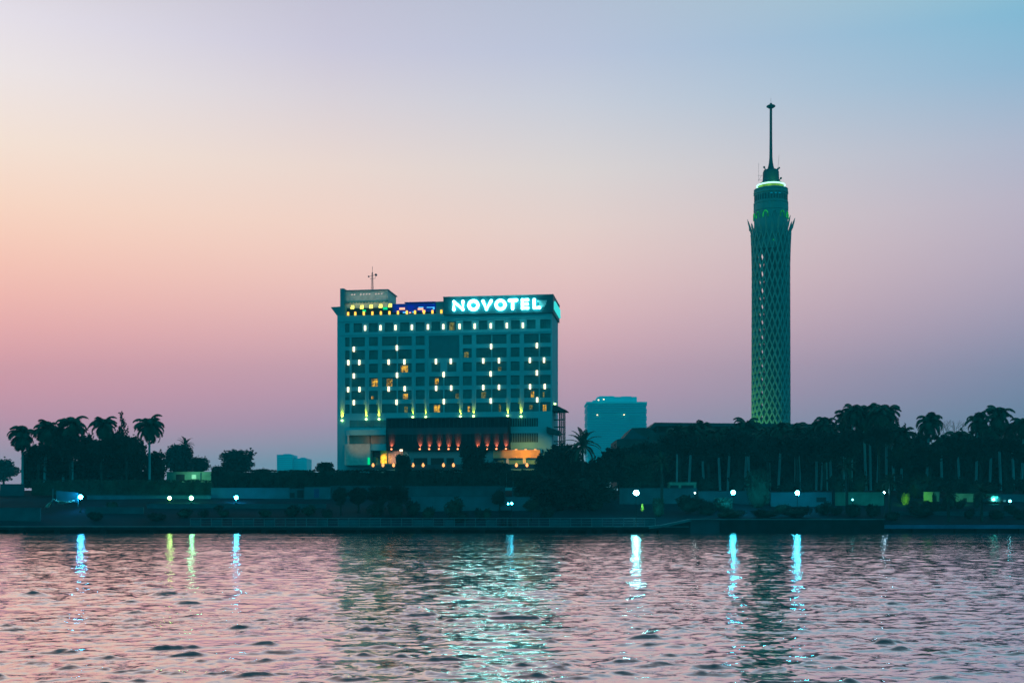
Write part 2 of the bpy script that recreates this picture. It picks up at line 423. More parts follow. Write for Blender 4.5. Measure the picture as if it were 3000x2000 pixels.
for i in range(26):
    z = c0 + (d0-c0)*(i+.5)/26; m.box(a+.02, b-.02, 0.16, 0.32, z-.05, z+.05)
hb(m, 'louvre_screen', mat('screen_louvre', (0.05, 0.29, 0.335), .7, .1, .5))

# wall lamps
lampA = [1070,1115,1159,1207,1254,1299,1346.5,1391,1438,1485,1532]
spots = [(p, 961 - 8.0*(p-1070)/462) for p in lampA]
spots += [(1037,1023),(1163,1019),(1439,1015),(1573,1012)]
spots += [(x, 1062-7.2*(x-1021)/573) for x in (1021,1053,1139,1185,1277.5,1321,1416,1462,1552.5,1594)]
spots += [(1037,1101),(1163.5,1099),(1300,1097),(1437.6,1095),(1573,1092)]
spots += [(x, 1141-9.0*(x-1020)/575) for x in (1020.5,1053.4,1139,1186,1278,1322,1416,1462,1553,1596)]
spots += [(1037,1179),(1162,1178),(1300.6,1176),(1438,1174),(1574,1171)]
lm = MB().box(-.30, .30, -.26, -.06, -.66, .66)
for zz in (-.66, .60): lm.box(-.32, .32, -.28, -.0, zz, zz+.06)
src = None
for (px, py) in spots:
    u, z = fac(px, py)
    if src is None:
        src = link('wall_lamp', MB().box(-.21,.21,-.26,-.05,-.60,.60).mesh('wall_lamp', M['sconce']), hotel, (u, 0, z))
    else:
        c = copy_child(src, hotel); c.location = (u, 0, z)
# upward spotlights at the foot of the tower block
ups = [(1003,1231,1),(1073.6,1227,1),(1111,1227,1),(1210,1221,.35),(1248,1221,.35),(1349,1219,.35),(1388,1218,.4),(1488,1217,.35),(1527,1219,1)]
src = None
for (px, py, e) in ups:
    u, z = fac(px, py)
    me = src.data if src else MB().lathe([(.16,-.25),(.24,-.2),(.24,.12),(.12,.14)], (0,0), 10).mesh('uplight', M['uplamp'])
    o = link('uplight', me, hotel, (u, -.32, z)); src = src or o
    lamp_light('SPOT', 'uplight_beam', (u, -.36, z+.22), 4200*e, (1.0, 0.47, 0.015), hotel, .05, (R(180-18), 0, 0), 36, .8)
for (px, py, dd) in ((1622,1177,4.5),(1633,1184,13.0)):
    z = fac(1617, py)[1] if dd < 6 else fac(1617, py)[1] + .4
    o = link('uplight', src.data, hotel, (HW+.32, dd, z))
    lamp_light('SPOT', 'uplight_beam', (HW+.36, dd, z+.22), 5200, (1.0, 0.47, 0.015), hotel, .05, (0, R(180+9), 0), 24, .8)

# ---- roof: terrace, penthouse, bar, sign box
def bx(px0, px1, py0, py1, d0, d1, m=None):
    """a box whose front face covers the given pixels at depth d0"""
    a, _ = fac(px0, py0, d0); b, _ = fac(px1, py0, d0); pm = (px0+px1)/2
    z1 = fac(pm, py0, d0)[1]; z0 = fac(pm, py1, d0)[1]
    return (m or MB()).box(a, b, d0, d1, z0, z1)
m = MB(); zsl = fac(1000, 897)[1]
m.hexa([(-.2,1.0,ZT),(1.7,1.0,ZT),(1.7,9.0,ZT),(-.2,9.0,ZT),(-2.0,1.0,zsl),(1.7,1.0,zsl+.15),(1.7,9.0,zsl+.15),(-2.0,9.0,zsl)])
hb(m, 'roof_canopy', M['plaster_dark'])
ph = bx(1009, 1135, 852, 908, 4.0, 13.5)
ua = fac(1009,852,4.0)[0]; ub = fac(1135,852,4.0)[0]
po = hb(ph, 'penthouse', M['stone'])
z0 = fac(1072, 883, 4.0)[1]
m = MB().box(ua-.3, ub+.25, 3.45, 3.99, z0-.15, z0+.15)
for i in range(14):
    uu = ua + (ub-ua)*(i+.5)/14; m.box(uu-.25, uu+.25, 3.6, 3.97, z0-.42, z0-.16)
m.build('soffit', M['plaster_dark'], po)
MB().box(ua-.28, ub+.28, 3.72, 13.8, fac(1072,851.4,4)[1], fac(1072,849,4)[1]).build('coping', M['plaster_dark'], po)
bx(996.5, 1008.5, 845, 905, 3.2, 8.0).build('pylon', M['plaster_dark'], po)
for px in (1031,1039,1057,1065.5,1074,1082.5,1101,1109.5,1118):
    u, z = fac(px, 863 - (px-1031)*.03, 4.0)
    MB().hexa([(u-.2,3.93,z-.12),(u+.12,3.93,z-.12),(u+.12,3.985,z-.12),(u-.2,3.985,z-.12),(u-.08,3.93,z+.14),(u+.24,3.93,z+.14),(u+.24,3.985,z+.14),(u-.08,3.985,z+.14)]).build('glow_slit', M['slit_glow'], po)  # panels made to glow like pale sky seen through openings
# wall behind the terrace and its lamps
m = bx(1005, 1300, 900, 921, 3.0, 3.4); hb(m, 'terrace_wall', M['void'])
src = None
for px in (1020,1041,1066,1091,1116,1141,1166,1192,1216,1242,1267,1293):
    u, z = fac(px, 918.5 - (px-1020)*.02)
    me = src.data if src else MB().box(-.22,.22,-.1,.25,-.42,.42).mesh('parapet_lamp', M['roof_lamp'])
    o = link('parapet_lamp', me, hotel, (u, -.12, ZT+.42)); src = src or o
src = None
for px, py in ((1031.5,899),(1059,898.5),(1086,897),(1114,895.5),(1142,893.5)):
    u, z = fac(px, py, 2.6)
    me = src.data if src else MB().box(-.42,.42,-.2,.2,-.45,-.05).box(-.3,.42,-.2,.2,.05,.4).mesh('soffit_lamp', M['roof_lamp_y'])
    o = link('soffit_lamp', me, hotel, (u, 2.9, z)); src = src or o
    lamp_light('SPOT', 'soffit_light', (u, 0.6, z+.6), 130, (1.0, .66, .44), hotel, .2, (R(112),0,0), 80)
# blue lit roof bar
bar = hb(bx(1150, 1277, 889, 914, 2.2, 2.9).box(fac(1185,884,2.2)[0], fac(1276,884,2.2)[0], 2.15, 7.0, fac(1230,886.5,2.2)[1], fac(1230,884,2.2)[1]), 'roof_bar', M['blue_bar'])
for (p0,p1,q0,q1,mk) in ((1122,1135,899.5,907,'neon_green'),(1062,1072,907,913,'neon_green'),(1170,1186,901,907,'neon_pink'),(1224,1240,902,907.5,'neon_pink'),(1226,1240,898.5,901,'neon_blue'),(1250,1272,899,901,'neon_blue'),(1268,1273,899,906,'neon_blue'),(1180,1189,913,917,'neon_blue'),(1237,1246,908,914,'neon_pink'),(1198,1204,914,917,'neon_pink'),(1208,1212,912,916,'neon_blue')):
    bx(p0,p1,q0,q1,1.75,1.85).build('neon_strip', M[mk], bar)
for px in (1165, 1200, 1235, 1268):
    u, z = fac(px, 900, 1.2)
    lamp_light('POINT', 'bar_light', (u, 1.0, z), 36, (0.05, 0.08, 1.0), hotel, .3)
hb(bx(1277.5, 1300, 883, 921, 0.3, 6.0), 'parapet_block', M['plaster_dark'])
sa, sz1 = fac(1300, 873); sz0 = fac(1300, 923)[1]
box_ = MB().box(sa, HW+.35, -.55, HD+.5, sz0, sz1)
hb(box_, 'sign_box', M['board'])
m = MB().box(sa-.08, HW+.45, -.66, HD+.6, sz1+.004, sz1+.20)
hb(m, 'parapet_coping', M['plaster_dark'])
m = MB()
for (a,b,c,d) in ((1574,1602,879,886),(1580,1600,886,893),(1585,1596,893,899)):
    bx(a,b,c,d-.1,-.64,-.56,m)
hb(m, 'lit_patch', M['patch'])  # pale boxes that paint the lit reflection patch beside the letters
bx(1626,1640.5,0,0,0,0) if False else None

# letters: centre lines read off the photo, tubes of the stroke's width
def s2(x, y): return (1280 + x/4.9, 760 + y/4.9)
def ell(cx, cy, rx, ry, n=22): return [(cx+rx*math.cos(2*math.pi*i/n), cy+ry*math.sin(2*math.pi*i/n)) for i in range(n+1)]
LET = [[[(244,720),(244,606),(373,716),(373,602)]], [ell(524,656,64,62)], [[(662,597),(711,712),(779,594)]], [ell(913,650,64,61)],
       [[(1040,587),(1145,583)],[(1087,588),(1087,704)]], [[(1303,579),(1226,581),(1226,699),(1303,695)],[(1226,640),(1296,637)]], [[(1396,578),(1396,692),(1473,689)]]]
sign = thing('rooftop_sign', 'glowing white hotel name letters on the front of the roof box', 'sign', (HXL, HY, GZ), -TH)
side = thing('rooftop_sign', 'glowing cyan letters seen edge-on around the corner of the roof box', 'sign', (HXL, HY, GZ), -TH)
for L in LET:
    m = MB(); ms = MB()
    for st in L:
        pts = []; ps = []
        for (x, y) in st:
            u, z = fac(*s2(x, y), d=-0.9); pts.append((u, -0.9, z))
            ps.append((HW+0.62, 0.8 + (x-220)/1290*(HD-1.6), sz0 + (z-sz0)*.86 + .1))
        m.capsule(pts, .345, 10); ms.capsule(ps, .24, 8)
    m.build('letter', M['letter'], sign, True); ms.build('letter', M['side_letter'], side, True)

# antenna mast
ux, zz = fac(1091, 851, 6.0)
mast = thing('antenna_mast', 'thin lattice antenna mast with small dishes on the penthouse roof', 'antenna', (HXL + ux*cT + 6*sT, HY - ux*sT + 6*cT, GZ + fac(1072,849,4)[1]), -TH)
hm = fac(1091, 797, 6.0)[1] - zz
m = MB()
for dx, dy in ((-.14,-.1),(.14,-.1),(0,.14)): m.tube([(dx*2,dy*2,0),(dx*.7,dy*.7,hm)], .06, 6)
for i in range(9):
    z = hm*(i+.5)/9; m.tube([(-.2,-.14,z),(.2,-.14,z+.3)], .03, 5); m.tube([(.2,-.14,z),(0,.2,z+.3)], .03, 5)
m.tube([(0,0,hm),(0,0,hm+1.6)], .05, 6)
m.build('lattice_pole', M['pink_metal'], mast)
m = MB(); zc = hm*0.83; m.tube([(-.95,0,zc-.15),(.95,0,zc+.25)], .05, 6).tube([(-.6,0,zc-.75),(.7,0,zc-.65),(.95,0,zc)], .045, 6)
m.build('cross_arm', M['pink_metal'], mast)
for dx, dz, r in ((.95,.2,.34),(-.95,-.18,.24)):
    MB().lathe([(.03,-.15),(r*.8,-.06),(r,.06),(r*.9,.10)], (0,0), 14).build('dish', M['pink_metal'], mast, True, (dx, -.1, zc+dz)).rotation_euler = (R(80), 0, R(30))
for px, hh in ((1060, 3.5), (1113, 9)):
    pass

# ---- podium and ground floors
PD = -3.6
bx(1131.5, 1490.5, 1224, 1319, PD, -.01).build('podium', M['podium_glass'], hotel)
pod = [o for o in hotel.children if o.name.startswith('podium')][0]
bx(1134, 1487, 1252, 1271, PD-.18, PD-.003).build('spandrel', M['podium_band'], pod)
m = MB()
for i in range(30):
    px = 1136 + 350*i/29; u = fac(px, 1230, PD)[0]
    for y0, y1 in ((1226,1251),(1272,1292)):
        m.box(u-.05, u+.05, PD-.10, PD-.003, fac(px,y1,PD)[1], fac(px,y0,PD)[1])
m.build('mullion', M['podium_band'], pod)
m = MB(); bx(1131, 1492, 1222, 1225, PD-.3, -.012, m); m.build('coping', M['podium_band'], pod)
reds = [1148,1231,1258.5,1287,1315,1342,1400,1427,1455,1483]
src = None
for px in reds:
    u, z = fac(px, 1315 + (1316-1317)*(px-1131)/360, PD)
    me = src.data if src else MB().lathe([(.12,-.2),(.2,-.15),(.2,.1),(.1,.12)], (0,0), 10).mesh('facade_lamp', M['red_lamp'])
    o = link('facade_lamp', me, hotel, (u, PD-.45, z)); src = src or o
    lamp_light('SPOT', 'facade_beam', (u, PD-.5, z+.2), 5800, (1.0, .13, .045), hotel, .06, (R(180-30), 0, 0), 60, .9)
# left wing of the base
m = MB(); bx(1026, 1130, 1231, 1252, .02, .03) 
ww = MB(); bx(1026,1131,1230.5,1252.5,-.02,-.005,ww)
wo = hb(ww, 'window_band', M['glass'])
m = MB()
for px in (1026,1048,1071,1093,1116):
    u = fac(px,1240)[0]; m.box(u-.10,u+.10,-.14,-.021,fac(px,1252.5)[1],fac(px,1230.5)[1])
u0,u1 = fac(1026,1240)[0], fac(1131,1240)[0]; zq = fac(1075,1237)[1]; m.box(u0,u1,-.10,-.022,zq-.09,zq+.09)
m.build('mullion', M['frame'], wo)
# rounded balcony parapet
def rounded_band(px0, px1, py0, py1, d, depth, rad, name, mt):
    a = fac(px0, py0, d)[0]; b = fac(px1, py0, d)[0]; pm=(px0+px1)/2; z1 = fac(pm,py0,d)[1]; z0 = fac(pm,py1,d)[1]
    P = [(b, d+depth), (b, d)]
    for i in range(9):
        t = math.pi/2*(i/8); P.append((a+rad-rad*math.sin(t), d+rad-rad*math.cos(t)))
    P.append((a, d+depth))
    m = MB(); n = len(P)
    m.v = [(x,y,z0) for x,y in P] + [(x,y,z1) for x,y in P]
    m.f = [tuple(range(n)), tuple(range(n,2*n))[::-1]] + [(i,i+n,(i+1)%n+n,(i+1)%n) for i in range(n)]
    return hb(m, name, mt)
rounded_band(1008, 1130.5, 1259, 1274, -3.2, 3.18, 2.0, 'balcony_parapet', M['plaster'])
w = rounded_band(1004, 1085, 1300, 1362, -3.4, 3.38, 2.0, 'entrance_wall', M['stone'])
bx(1022, 1083, 1274.5, 1299.5, -.9, -.03).build('recess', M['glass'], w)
m = MB(); bx(1018.5,1022,1274.2,1299.8,-3.0,-2.6,m); m.build('column', M['stone'], w)
hb(bx(1086, 1131, 1276, 1299, -.9, -.03), 'side_window', M['glass'])
hb(bx(1085.3, 1131, 1300, 1319, -3.0, -.03), 'lobby_fascia', M['plaster'])
hb(bx(1085.5, 1114, 1319.5, 1340, -1.0, -.04), 'lobby_opening', M['void'])
hb(bx(1077, 1083, 1340, 1360, -3.7, -3.45), 'green_light_panel', M['neon_green'])
hb(bx(1088, 1102, 1338, 1358, -1.4, -1.1), 'lobby_panel', M['wall_green'])
gp = mat('gold_stone', (0.80, 0.42, 0.06), 0.6, 0.5, 2.2); st2 = mat('pink_stone', (0.42, 0.26, 0.20), 0.8, 0.5, 2.5)
hb(bx(1115, 1133, 1319.5, 1358, -4.2, -3.7), 'gold_pillar', gp)
hb(bx(1133.3, 1180, 1320, 1358, -3.3, -3.0), 'stone_wall', st2)
u, z = fac(1124, 1345, -5.5); lamp_light('SPOT', 'pillar_light', (u, -7.0, z), 900, (1.0, .62, .12), hotel, .2, (R(90),0,0), 60)
u, z = fac(1160, 1345, -5.5); lamp_light('SPOT', 'pillar_light', (u, -7.0, z), 700, (1.0, .55, .40), hotel, .2, (R(90),0,0), 70)
u, z = fac(1050, 1313, -5.5); lamp_light('SPOT', 'wall_wash', (u, -10.0, z+2.2), 650, (1.0, .36, .07), hotel, .2, (R(92),0,0), 80)
u, z = fac(1175, 1319, PD); 
hb(bx(1171,1179,1316,1321,PD-.4,PD-.2), 'flood_lamp', M['sconce'])
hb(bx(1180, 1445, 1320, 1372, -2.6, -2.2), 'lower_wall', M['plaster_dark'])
m = MB()
for px0, px1 in ((1212,1252),(1262,1300),(1308,1330)): bx(px0,px1,1341,1362,-2.66,-2.601,m)
hb(m, 'lower_window', M['void'])
ow = hb(bx(1445, 1582, 1317.5, 1341, -2.9, -2.4), 'terrace_fascia', mat('orange_lit_render', (0.50, 0.34, 0.16), .85, .15, .8))  # warm base colour adds the orange lamplight to the paint
for px in (1487, 1536): bx(px-4, px+4, 1341.3, 1358, -2.8, -2.45).build('pier', M['stone'], ow)
src = None
for px in (1512,1540,1568):
    u, z = fac(px, 1316.5, -3.3)
    me = src.data if src else MB().box(-.26,.26,-.12,.12,-.1,.12).mesh('down_lamp', M['warm_lamp'])
    o = link('down_lamp', me, hotel, (u, -3.3, z)); src = src or o
    lamp_light('SPOT', 'fascia_wash', (u, -10.5, z-.9), 1900, (1.0, .36, .0), hotel, .2, (R(88),0,0), 60)
fw = hb(bx(1080, 1570, 1360, 1374, -6.5, -6.2), 'forecourt_wall', M['podium_band'])
src = None
for px in (1094,1123,1154,1211,1240.5,1300,1329,1513.5,1544.5):
    u, z = fac(px, 1361, -6.6)
    me = src.data if src else MB().lathe([(.05,-.55),(.3,-.35),(.34,-.05),(.16,.32),(.05,.42)], (0,0), 10).mesh('forecourt_lamp', M['warm_lamp'])
    o = link('forecourt_lamp', me, hotel, (u, -6.95, z)); src = src or o
    lamp_light('SPOT', 'forecourt_beam', (u, -6.9, z-.3), 350, (1.0, .30, .10), hotel, .06, (R(8), 0, 0), 80, .8)
# louvred grilles right of the podium
for y0, y1 in ((1224,1249),(1268,1295)):
    m = MB(); bx(1494, 1576, y0, y1, -.02, -.006, m); g = hb(m, 'grille', M['frame'])
    s = MB()
    for i in range(12):
        px = 1498 + 76*i/11; bx(px-1.7, px+1.7, y0+.6, y1-.6, -.05, -.021, s)
    s.build('slot', M['void'], g)
# outside stair frame on the right flank
sx = HW + .2
st = MB(); za, zb = fac(1640,1300)[1], fac(1640,1200)[1]
for dx, dy in ((2.3,3.0),(1.4,3.0),(2.3,7.5),(1.4,7.5)): st.box(sx+dx-.16, sx+dx+.16, dy-.16, dy+.16, 0, zb)
so = hb(st, 'stair_frame', M['dark_metal'])
m = MB()
for i in range(6):
    z = za - 1 + (zb-za+.6)*i/5; m.box(sx+.0, sx+2.5, 2.9, 3.15, z-.14, z+.14)
m.build('landing', M['dark_metal'], so)
m = MB(); m.hexa([(sx-.2,1.5,zb),(sx+3.3,1.5,zb),(sx+3.3,9,zb),(sx-.2,9,zb),(sx-.2,1.5,zb+1.3),(sx+.9,1.5,zb+1.2),(sx+.9,9,zb+1.2),(sx-.2,9,zb+1.3)])
m.build('stair_roof', M['dark_metal'], so)
z0, z1 = fac(1625,1272)[1], fac(1625,1250)[1]
m = MB(); m.hexa([(HW-1.2,-1.0,z0+.3),(HW+2.0,-.8,z0-.4),(HW+2.0,2.9,z0-.4),(HW-1.2,-.02,z0+.3),(HW-1.2,-1.0,z1),(HW+2.0,-.8,z1-1.0),(HW+2.0,2.9,z1-1.0),(HW-1.2,-.02,z1)])
m.build('stair_balcony', M['dark_metal'], so)

# ------------------------------------------------------------------ lattice tower
TY = 560.0; TX = X(2258.5, TY); tw = thing('lattice_tower', 'tall slender round concrete tower with diamond lattice and mast', 'tower', (TX, TY, GZ))
def tz(py): return Z(py, TY) - GZ
k_ = F / TY
def tr(px): return px / k_
NH = 22; z = -1.0; ring = []; ztop = tz(668)
while z < ztop:
    ring.append(z); z += 2.05 + 2.3 * max(0, z) / ztop
def shaft_r(z):
    t = z / ztop
    base = tr(53.5 - 1.8*t)
    if t > .80: base += tr(5.0) * ((t-.80)/.20) ** 2.4
    return base
m = MB()
def strut(m, a, b, w, dep):
    a, b = Vector(a), Vector(b); d = (b-a).normalized(); out = Vector((a.x+b.x, a.y+b.y, 0)).normalized(); s = d.cross(out).normalized()
    P = []
    for p in (a, b):
        for (i, j) in ((-1,-1),(1,-1),(1,1),(-1,1)): P.append(p + s*(w*.5*i) + out*(dep*.5*j))
    n = len(m.v); m.v += [tuple(p) for p in P]
    m.f += [(n,n+1,n+5,n+4),(n+1,n+2,n+6,n+5),(n+2,n+3,n+7,n+6),(n+3,n,n+4,n+7)]
for r_ in range(len(ring)-1):
    za, zb = ring[r_], ring[r_+1]
    for i in range(NH):
        t0 = 2*math.pi*(i + .5*(r_ % 2))/NH
        for sg in (-1, 1):
            t1 = t0 + sg*math.pi/NH
            ra, rb = shaft_r(za), shaft_r(zb)
            strut(m, (ra*math.cos(t0), ra*math.sin(t0), za), (rb*math.cos(t1), rb*math.sin(t1), zb), .58, 1.1)
m.build('lattice_shell', M['tower'], tw)
# petal tips flaring out of the shell
za = ring[-1]; 
for i in range(NH):
    t0 = 2*math.pi*(i + .5*((len(ring)-1) % 2))/NH
    long_ = 1 if i % 2 else .55
    m = MB(); ra = shaft_r(za)
    rb = ra + 2.1*long_; zb = za + 5.2*long_ + 1.5
    strut(m, (ra*math.cos(t0), ra*math.sin(t0), za-.2), ((ra+.7)*math.cos(t0), (ra+.7)*math.sin(t0), za+2.2), .9, .5)
    a = Vector(((ra+.7)*math.cos(t0), (ra+.7)*math.sin(t0), za+2.1)); b = Vector((rb*math.cos(t0), rb*math.sin(t0), zb))
    m.tube([a, a.lerp(b,.6), b], [.5, .36, .08], 6)
    m.build('petal', M['tower'], tw)
# lift core, off-centre so the sky shows through one side of the shell
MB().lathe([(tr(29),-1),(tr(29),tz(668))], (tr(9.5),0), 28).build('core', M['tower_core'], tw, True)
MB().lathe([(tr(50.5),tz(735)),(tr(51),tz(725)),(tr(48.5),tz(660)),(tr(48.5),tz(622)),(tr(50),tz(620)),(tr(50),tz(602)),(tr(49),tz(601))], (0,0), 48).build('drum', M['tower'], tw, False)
m = MB().lathe([(tr(48.5),tz(600.5)),(tr(50),tz(600)),(tr(50),tz(596)),(tr(47.5),tz(595)),(tr(47.5),tz(572)),(tr(49.8),tz(571)),(tr(49.8),tz(564)),(tr(47.5),tz(563.5)),(tr(49.2),tz(559)),(tr(49.2),tz(556.5)),(tr(36),tz(556))], (0,0), 48)
deck = m.build('observation_deck', M['tower'], tw)
m = MB()
for i in range(36):
    t = 2*math.pi*i/36; r0 = tr(47.55)+.03
    m.hexa([(r0*math.cos(t+a)*q, r0*math.sin(t+a)*q, zz) for zz in (tz(592),tz(576)) for (a,q) in ((-.05,1),(.05,1),(.05,1.012),(-.05,1.012))])
m.build('deck_window', M['tower_core'], deck)
m = MB()
for t_ in (-1.5, -1.75, -1.25): 
    r0 = tr(48.6)
    m.hexa([(r0*math.cos(t_+a)*q, r0*math.sin(t_+a)*q, zz) for zz in (tz(579),tz(576)) for (a,q) in ((-.07,1),(.07,1),(.07,1.01),(-.07,1.01))])
m.build('deck_light', M['far_glass'], deck)
for i in range(12):
    tc = 2*math.pi*(i+.5)/12 + .26
    m = MB(); pts = []
    for q in range(9):
        a = math.pi*q/8; tt = tc + .15*math.cos(a); zz = tz(623) + .2 - 3.0 + 2.2*math.sin(a) if 0<q<8 else tz(623) - 3.4
        r0 = tr(48.5)+.22; pts.append((r0*math.cos(tt), r0*math.sin(tt), zz))
    m.tube(pts, .26, 6); m.build('arch', M['arch_green'] if abs(math.cos(tc)) > .45 else M['tower'], tw)
MB().lathe([(tr(35.5),tz(556.5)),(tr(36.5),tz(546.5)),(tr(34),tz(546))], (0,0), 40).build('lit_gallery', M['ring_green'], tw, True)
m = MB(); n = 48; R0 = tr(40)
m.tube([(R0*math.cos(2*math.pi*i/n), R0*math.sin(2*math.pi*i/n), tz(545)) for i in range(n+1)], .36, 8, False)
m.build('ring_light', M['ring'], tw, True)
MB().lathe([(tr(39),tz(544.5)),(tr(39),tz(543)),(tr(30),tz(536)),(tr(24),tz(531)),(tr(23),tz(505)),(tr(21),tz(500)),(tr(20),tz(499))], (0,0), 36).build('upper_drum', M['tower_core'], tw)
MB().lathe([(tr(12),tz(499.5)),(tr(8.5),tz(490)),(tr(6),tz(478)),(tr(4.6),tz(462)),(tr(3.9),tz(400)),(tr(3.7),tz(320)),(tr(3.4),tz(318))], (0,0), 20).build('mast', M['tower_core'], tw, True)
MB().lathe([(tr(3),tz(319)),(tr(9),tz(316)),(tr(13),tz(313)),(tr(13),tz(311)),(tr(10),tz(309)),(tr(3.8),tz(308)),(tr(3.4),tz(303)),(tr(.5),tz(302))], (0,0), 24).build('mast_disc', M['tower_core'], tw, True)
MB().tube([(0,0,tz(303)),(0,0,tz(288))], .06, 5).build('aerial', M['dark_metal'], tw)
MB().tube([(-tr(36),0,tz(532)),(-tr(36),0,tz(478))], .05, 5).tube([(-tr(38),0,tz(515)),(-tr(22),0,tz(514))], .06, 5).tube([(-tr(38),0,tz(528)),(-tr(22),0,tz(528))], .06, 5).tube([(-tr(36),0,tz(528)),(-tr(27),0,tz(514))], .05, 5).build('aerial', M['dark_metal'], tw)
MB().tube([(tr(20),0,tz(501)),(tr(24),0,tz(455))], .05, 5).build('aerial', M['dark_metal'], tw)
m = MB()
for (a, py, r0) in ((-21,492,2.6),(19,497,2.4),(28,524,2.6),(23,494,2.2)):
    m.ball((tr(a), -1, tz(py)), tr(r0)*1.25, 10, 6); m.tube([(tr(a),-1,tz(py)),(tr(a)*.75,-1,tz(py+9))], .25, 5)
m.build('dish', M['tower_core'], tw, True)
lamp_light('SPOT', 'tower_flood', (-24, -20, 1), 110000, (0.75, 1.0, 0.12), tw, .5, None, 75, .7)
fl = [o for o in tw.children if o.name.startswith('tower_flood')][0]
fl.rotation_euler = (Vector((-8, 0, 45)) - Vector((-24, -20, 1))).to_track_quat('-Z', 'Y').to_euler()
lamp_light('POINT', 'tower_warm', (10, -14, 3), 3500, (1.0, .55, .35), tw, .5)
lamp_light('POINT', 'ring_glow', (0, -tr(46), tz(549)+2), 500, (0.4, 1.0, .3), tw, .5)
MB().tube([(tr(-5),-tr(52),tz(714)),(tr(4),-tr(52),tz(713))], .3, 6).build('marker_light', M['arch_green'], tw)

# ------------------------------------------------------------------ far buildings
def fbox(px0, px1, py0, py1, Y, dep, m): return m.box(X(px0,Y), X(px1,Y), Y, Y+dep, Z(py1,Y), Z(py0,Y))
FY = 1250.0
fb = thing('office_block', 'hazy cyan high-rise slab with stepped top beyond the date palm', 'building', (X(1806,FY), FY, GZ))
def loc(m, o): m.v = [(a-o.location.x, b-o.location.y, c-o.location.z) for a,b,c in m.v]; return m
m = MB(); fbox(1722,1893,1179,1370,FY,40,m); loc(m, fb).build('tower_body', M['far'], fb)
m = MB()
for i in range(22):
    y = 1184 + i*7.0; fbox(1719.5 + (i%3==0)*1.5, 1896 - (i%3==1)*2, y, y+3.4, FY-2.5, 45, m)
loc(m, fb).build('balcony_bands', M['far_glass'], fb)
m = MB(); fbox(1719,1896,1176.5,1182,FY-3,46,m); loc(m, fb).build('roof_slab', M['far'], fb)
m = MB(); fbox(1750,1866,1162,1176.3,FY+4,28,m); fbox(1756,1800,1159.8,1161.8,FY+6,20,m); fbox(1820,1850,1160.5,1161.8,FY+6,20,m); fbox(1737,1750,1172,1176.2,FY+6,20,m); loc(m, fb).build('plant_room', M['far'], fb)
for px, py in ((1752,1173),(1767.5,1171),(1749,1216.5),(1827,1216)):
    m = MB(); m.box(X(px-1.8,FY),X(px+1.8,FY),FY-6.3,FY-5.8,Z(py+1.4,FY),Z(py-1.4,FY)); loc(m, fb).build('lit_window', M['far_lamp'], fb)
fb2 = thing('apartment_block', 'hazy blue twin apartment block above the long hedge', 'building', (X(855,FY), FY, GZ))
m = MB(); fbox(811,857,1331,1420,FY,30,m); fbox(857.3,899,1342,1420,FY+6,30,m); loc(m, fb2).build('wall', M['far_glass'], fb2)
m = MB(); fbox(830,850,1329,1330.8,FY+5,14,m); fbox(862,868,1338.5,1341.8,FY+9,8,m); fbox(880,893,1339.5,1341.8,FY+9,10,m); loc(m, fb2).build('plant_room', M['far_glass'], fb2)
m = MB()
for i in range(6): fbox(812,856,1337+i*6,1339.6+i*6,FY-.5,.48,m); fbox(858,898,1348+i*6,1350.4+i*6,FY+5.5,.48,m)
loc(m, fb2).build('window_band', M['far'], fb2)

# ------------------------------------------------------------------ hall behind the palms
AY = 332.0
hall = thing('hall', 'long dark roofed hall with stepped gables behind the palm grove', 'hall', (X(2140,AY), AY, GZ))
m = MB()
def prism(m, prof, y0, y1):
    n = len(m.v); k = len(prof)
    m.v += [(x,y0,z) for x,z in prof] + [(x,y1,z) for x,z in prof]
    m.f += [tuple(n+i for i in range(k)), tuple(n+k+i for i in range(k))[::-1]] + [(n+i,n+k+i,n+k+(i+1)%k,n+(i+1)%k) for i in range(k)]
P = lambda px, py: (X(px,AY), Z(py,AY))
prism(m, [P(1807,1425),P(1807,1287),P(1828,1283),P(1828,1425)][::-1], AY, AY+20)
prism(m, [P(1828.3,1425),P(1828.3,1283),P(1852,1253),P(1905,1252),P(1925,1270),P(1925,1425)][::-1], AY+.5, AY+22)
prism(m, [P(1925.3,1425),P(1925.3,1263),P(2470,1266),P(2470,1425)][::-1], AY+4, AY+30)
loc(m, hall).build('wall', M['hall_wall'], hall)
m = MB()
prism(m, [P(1903,1254),P(1918,1237),P(2470,1242.5),P(2478,1252),P(1925,1247),P(1915,1254)][::-1], AY, AY+34)
loc(m, hall).build('roof', M['hall'], hall)
m = MB()
for i in range(14):
    px = 1930 + i*40; m.box(X(px,AY)-.25, X(px,AY)+.25, AY+3, AY+3.5, Z(1266,AY), Z(1246.5+i*.3,AY))
loc(m, hall).build('roof_post', M['hall'], hall)
m = MB(); prism(m, [P(1828,1285),P(1852,1255.5),P(1878,1274),P(1905,1285)][::-1], AY+.35, AY+.48); loc(m, hall).build('gable_panel', M['wall_dim'], hall)

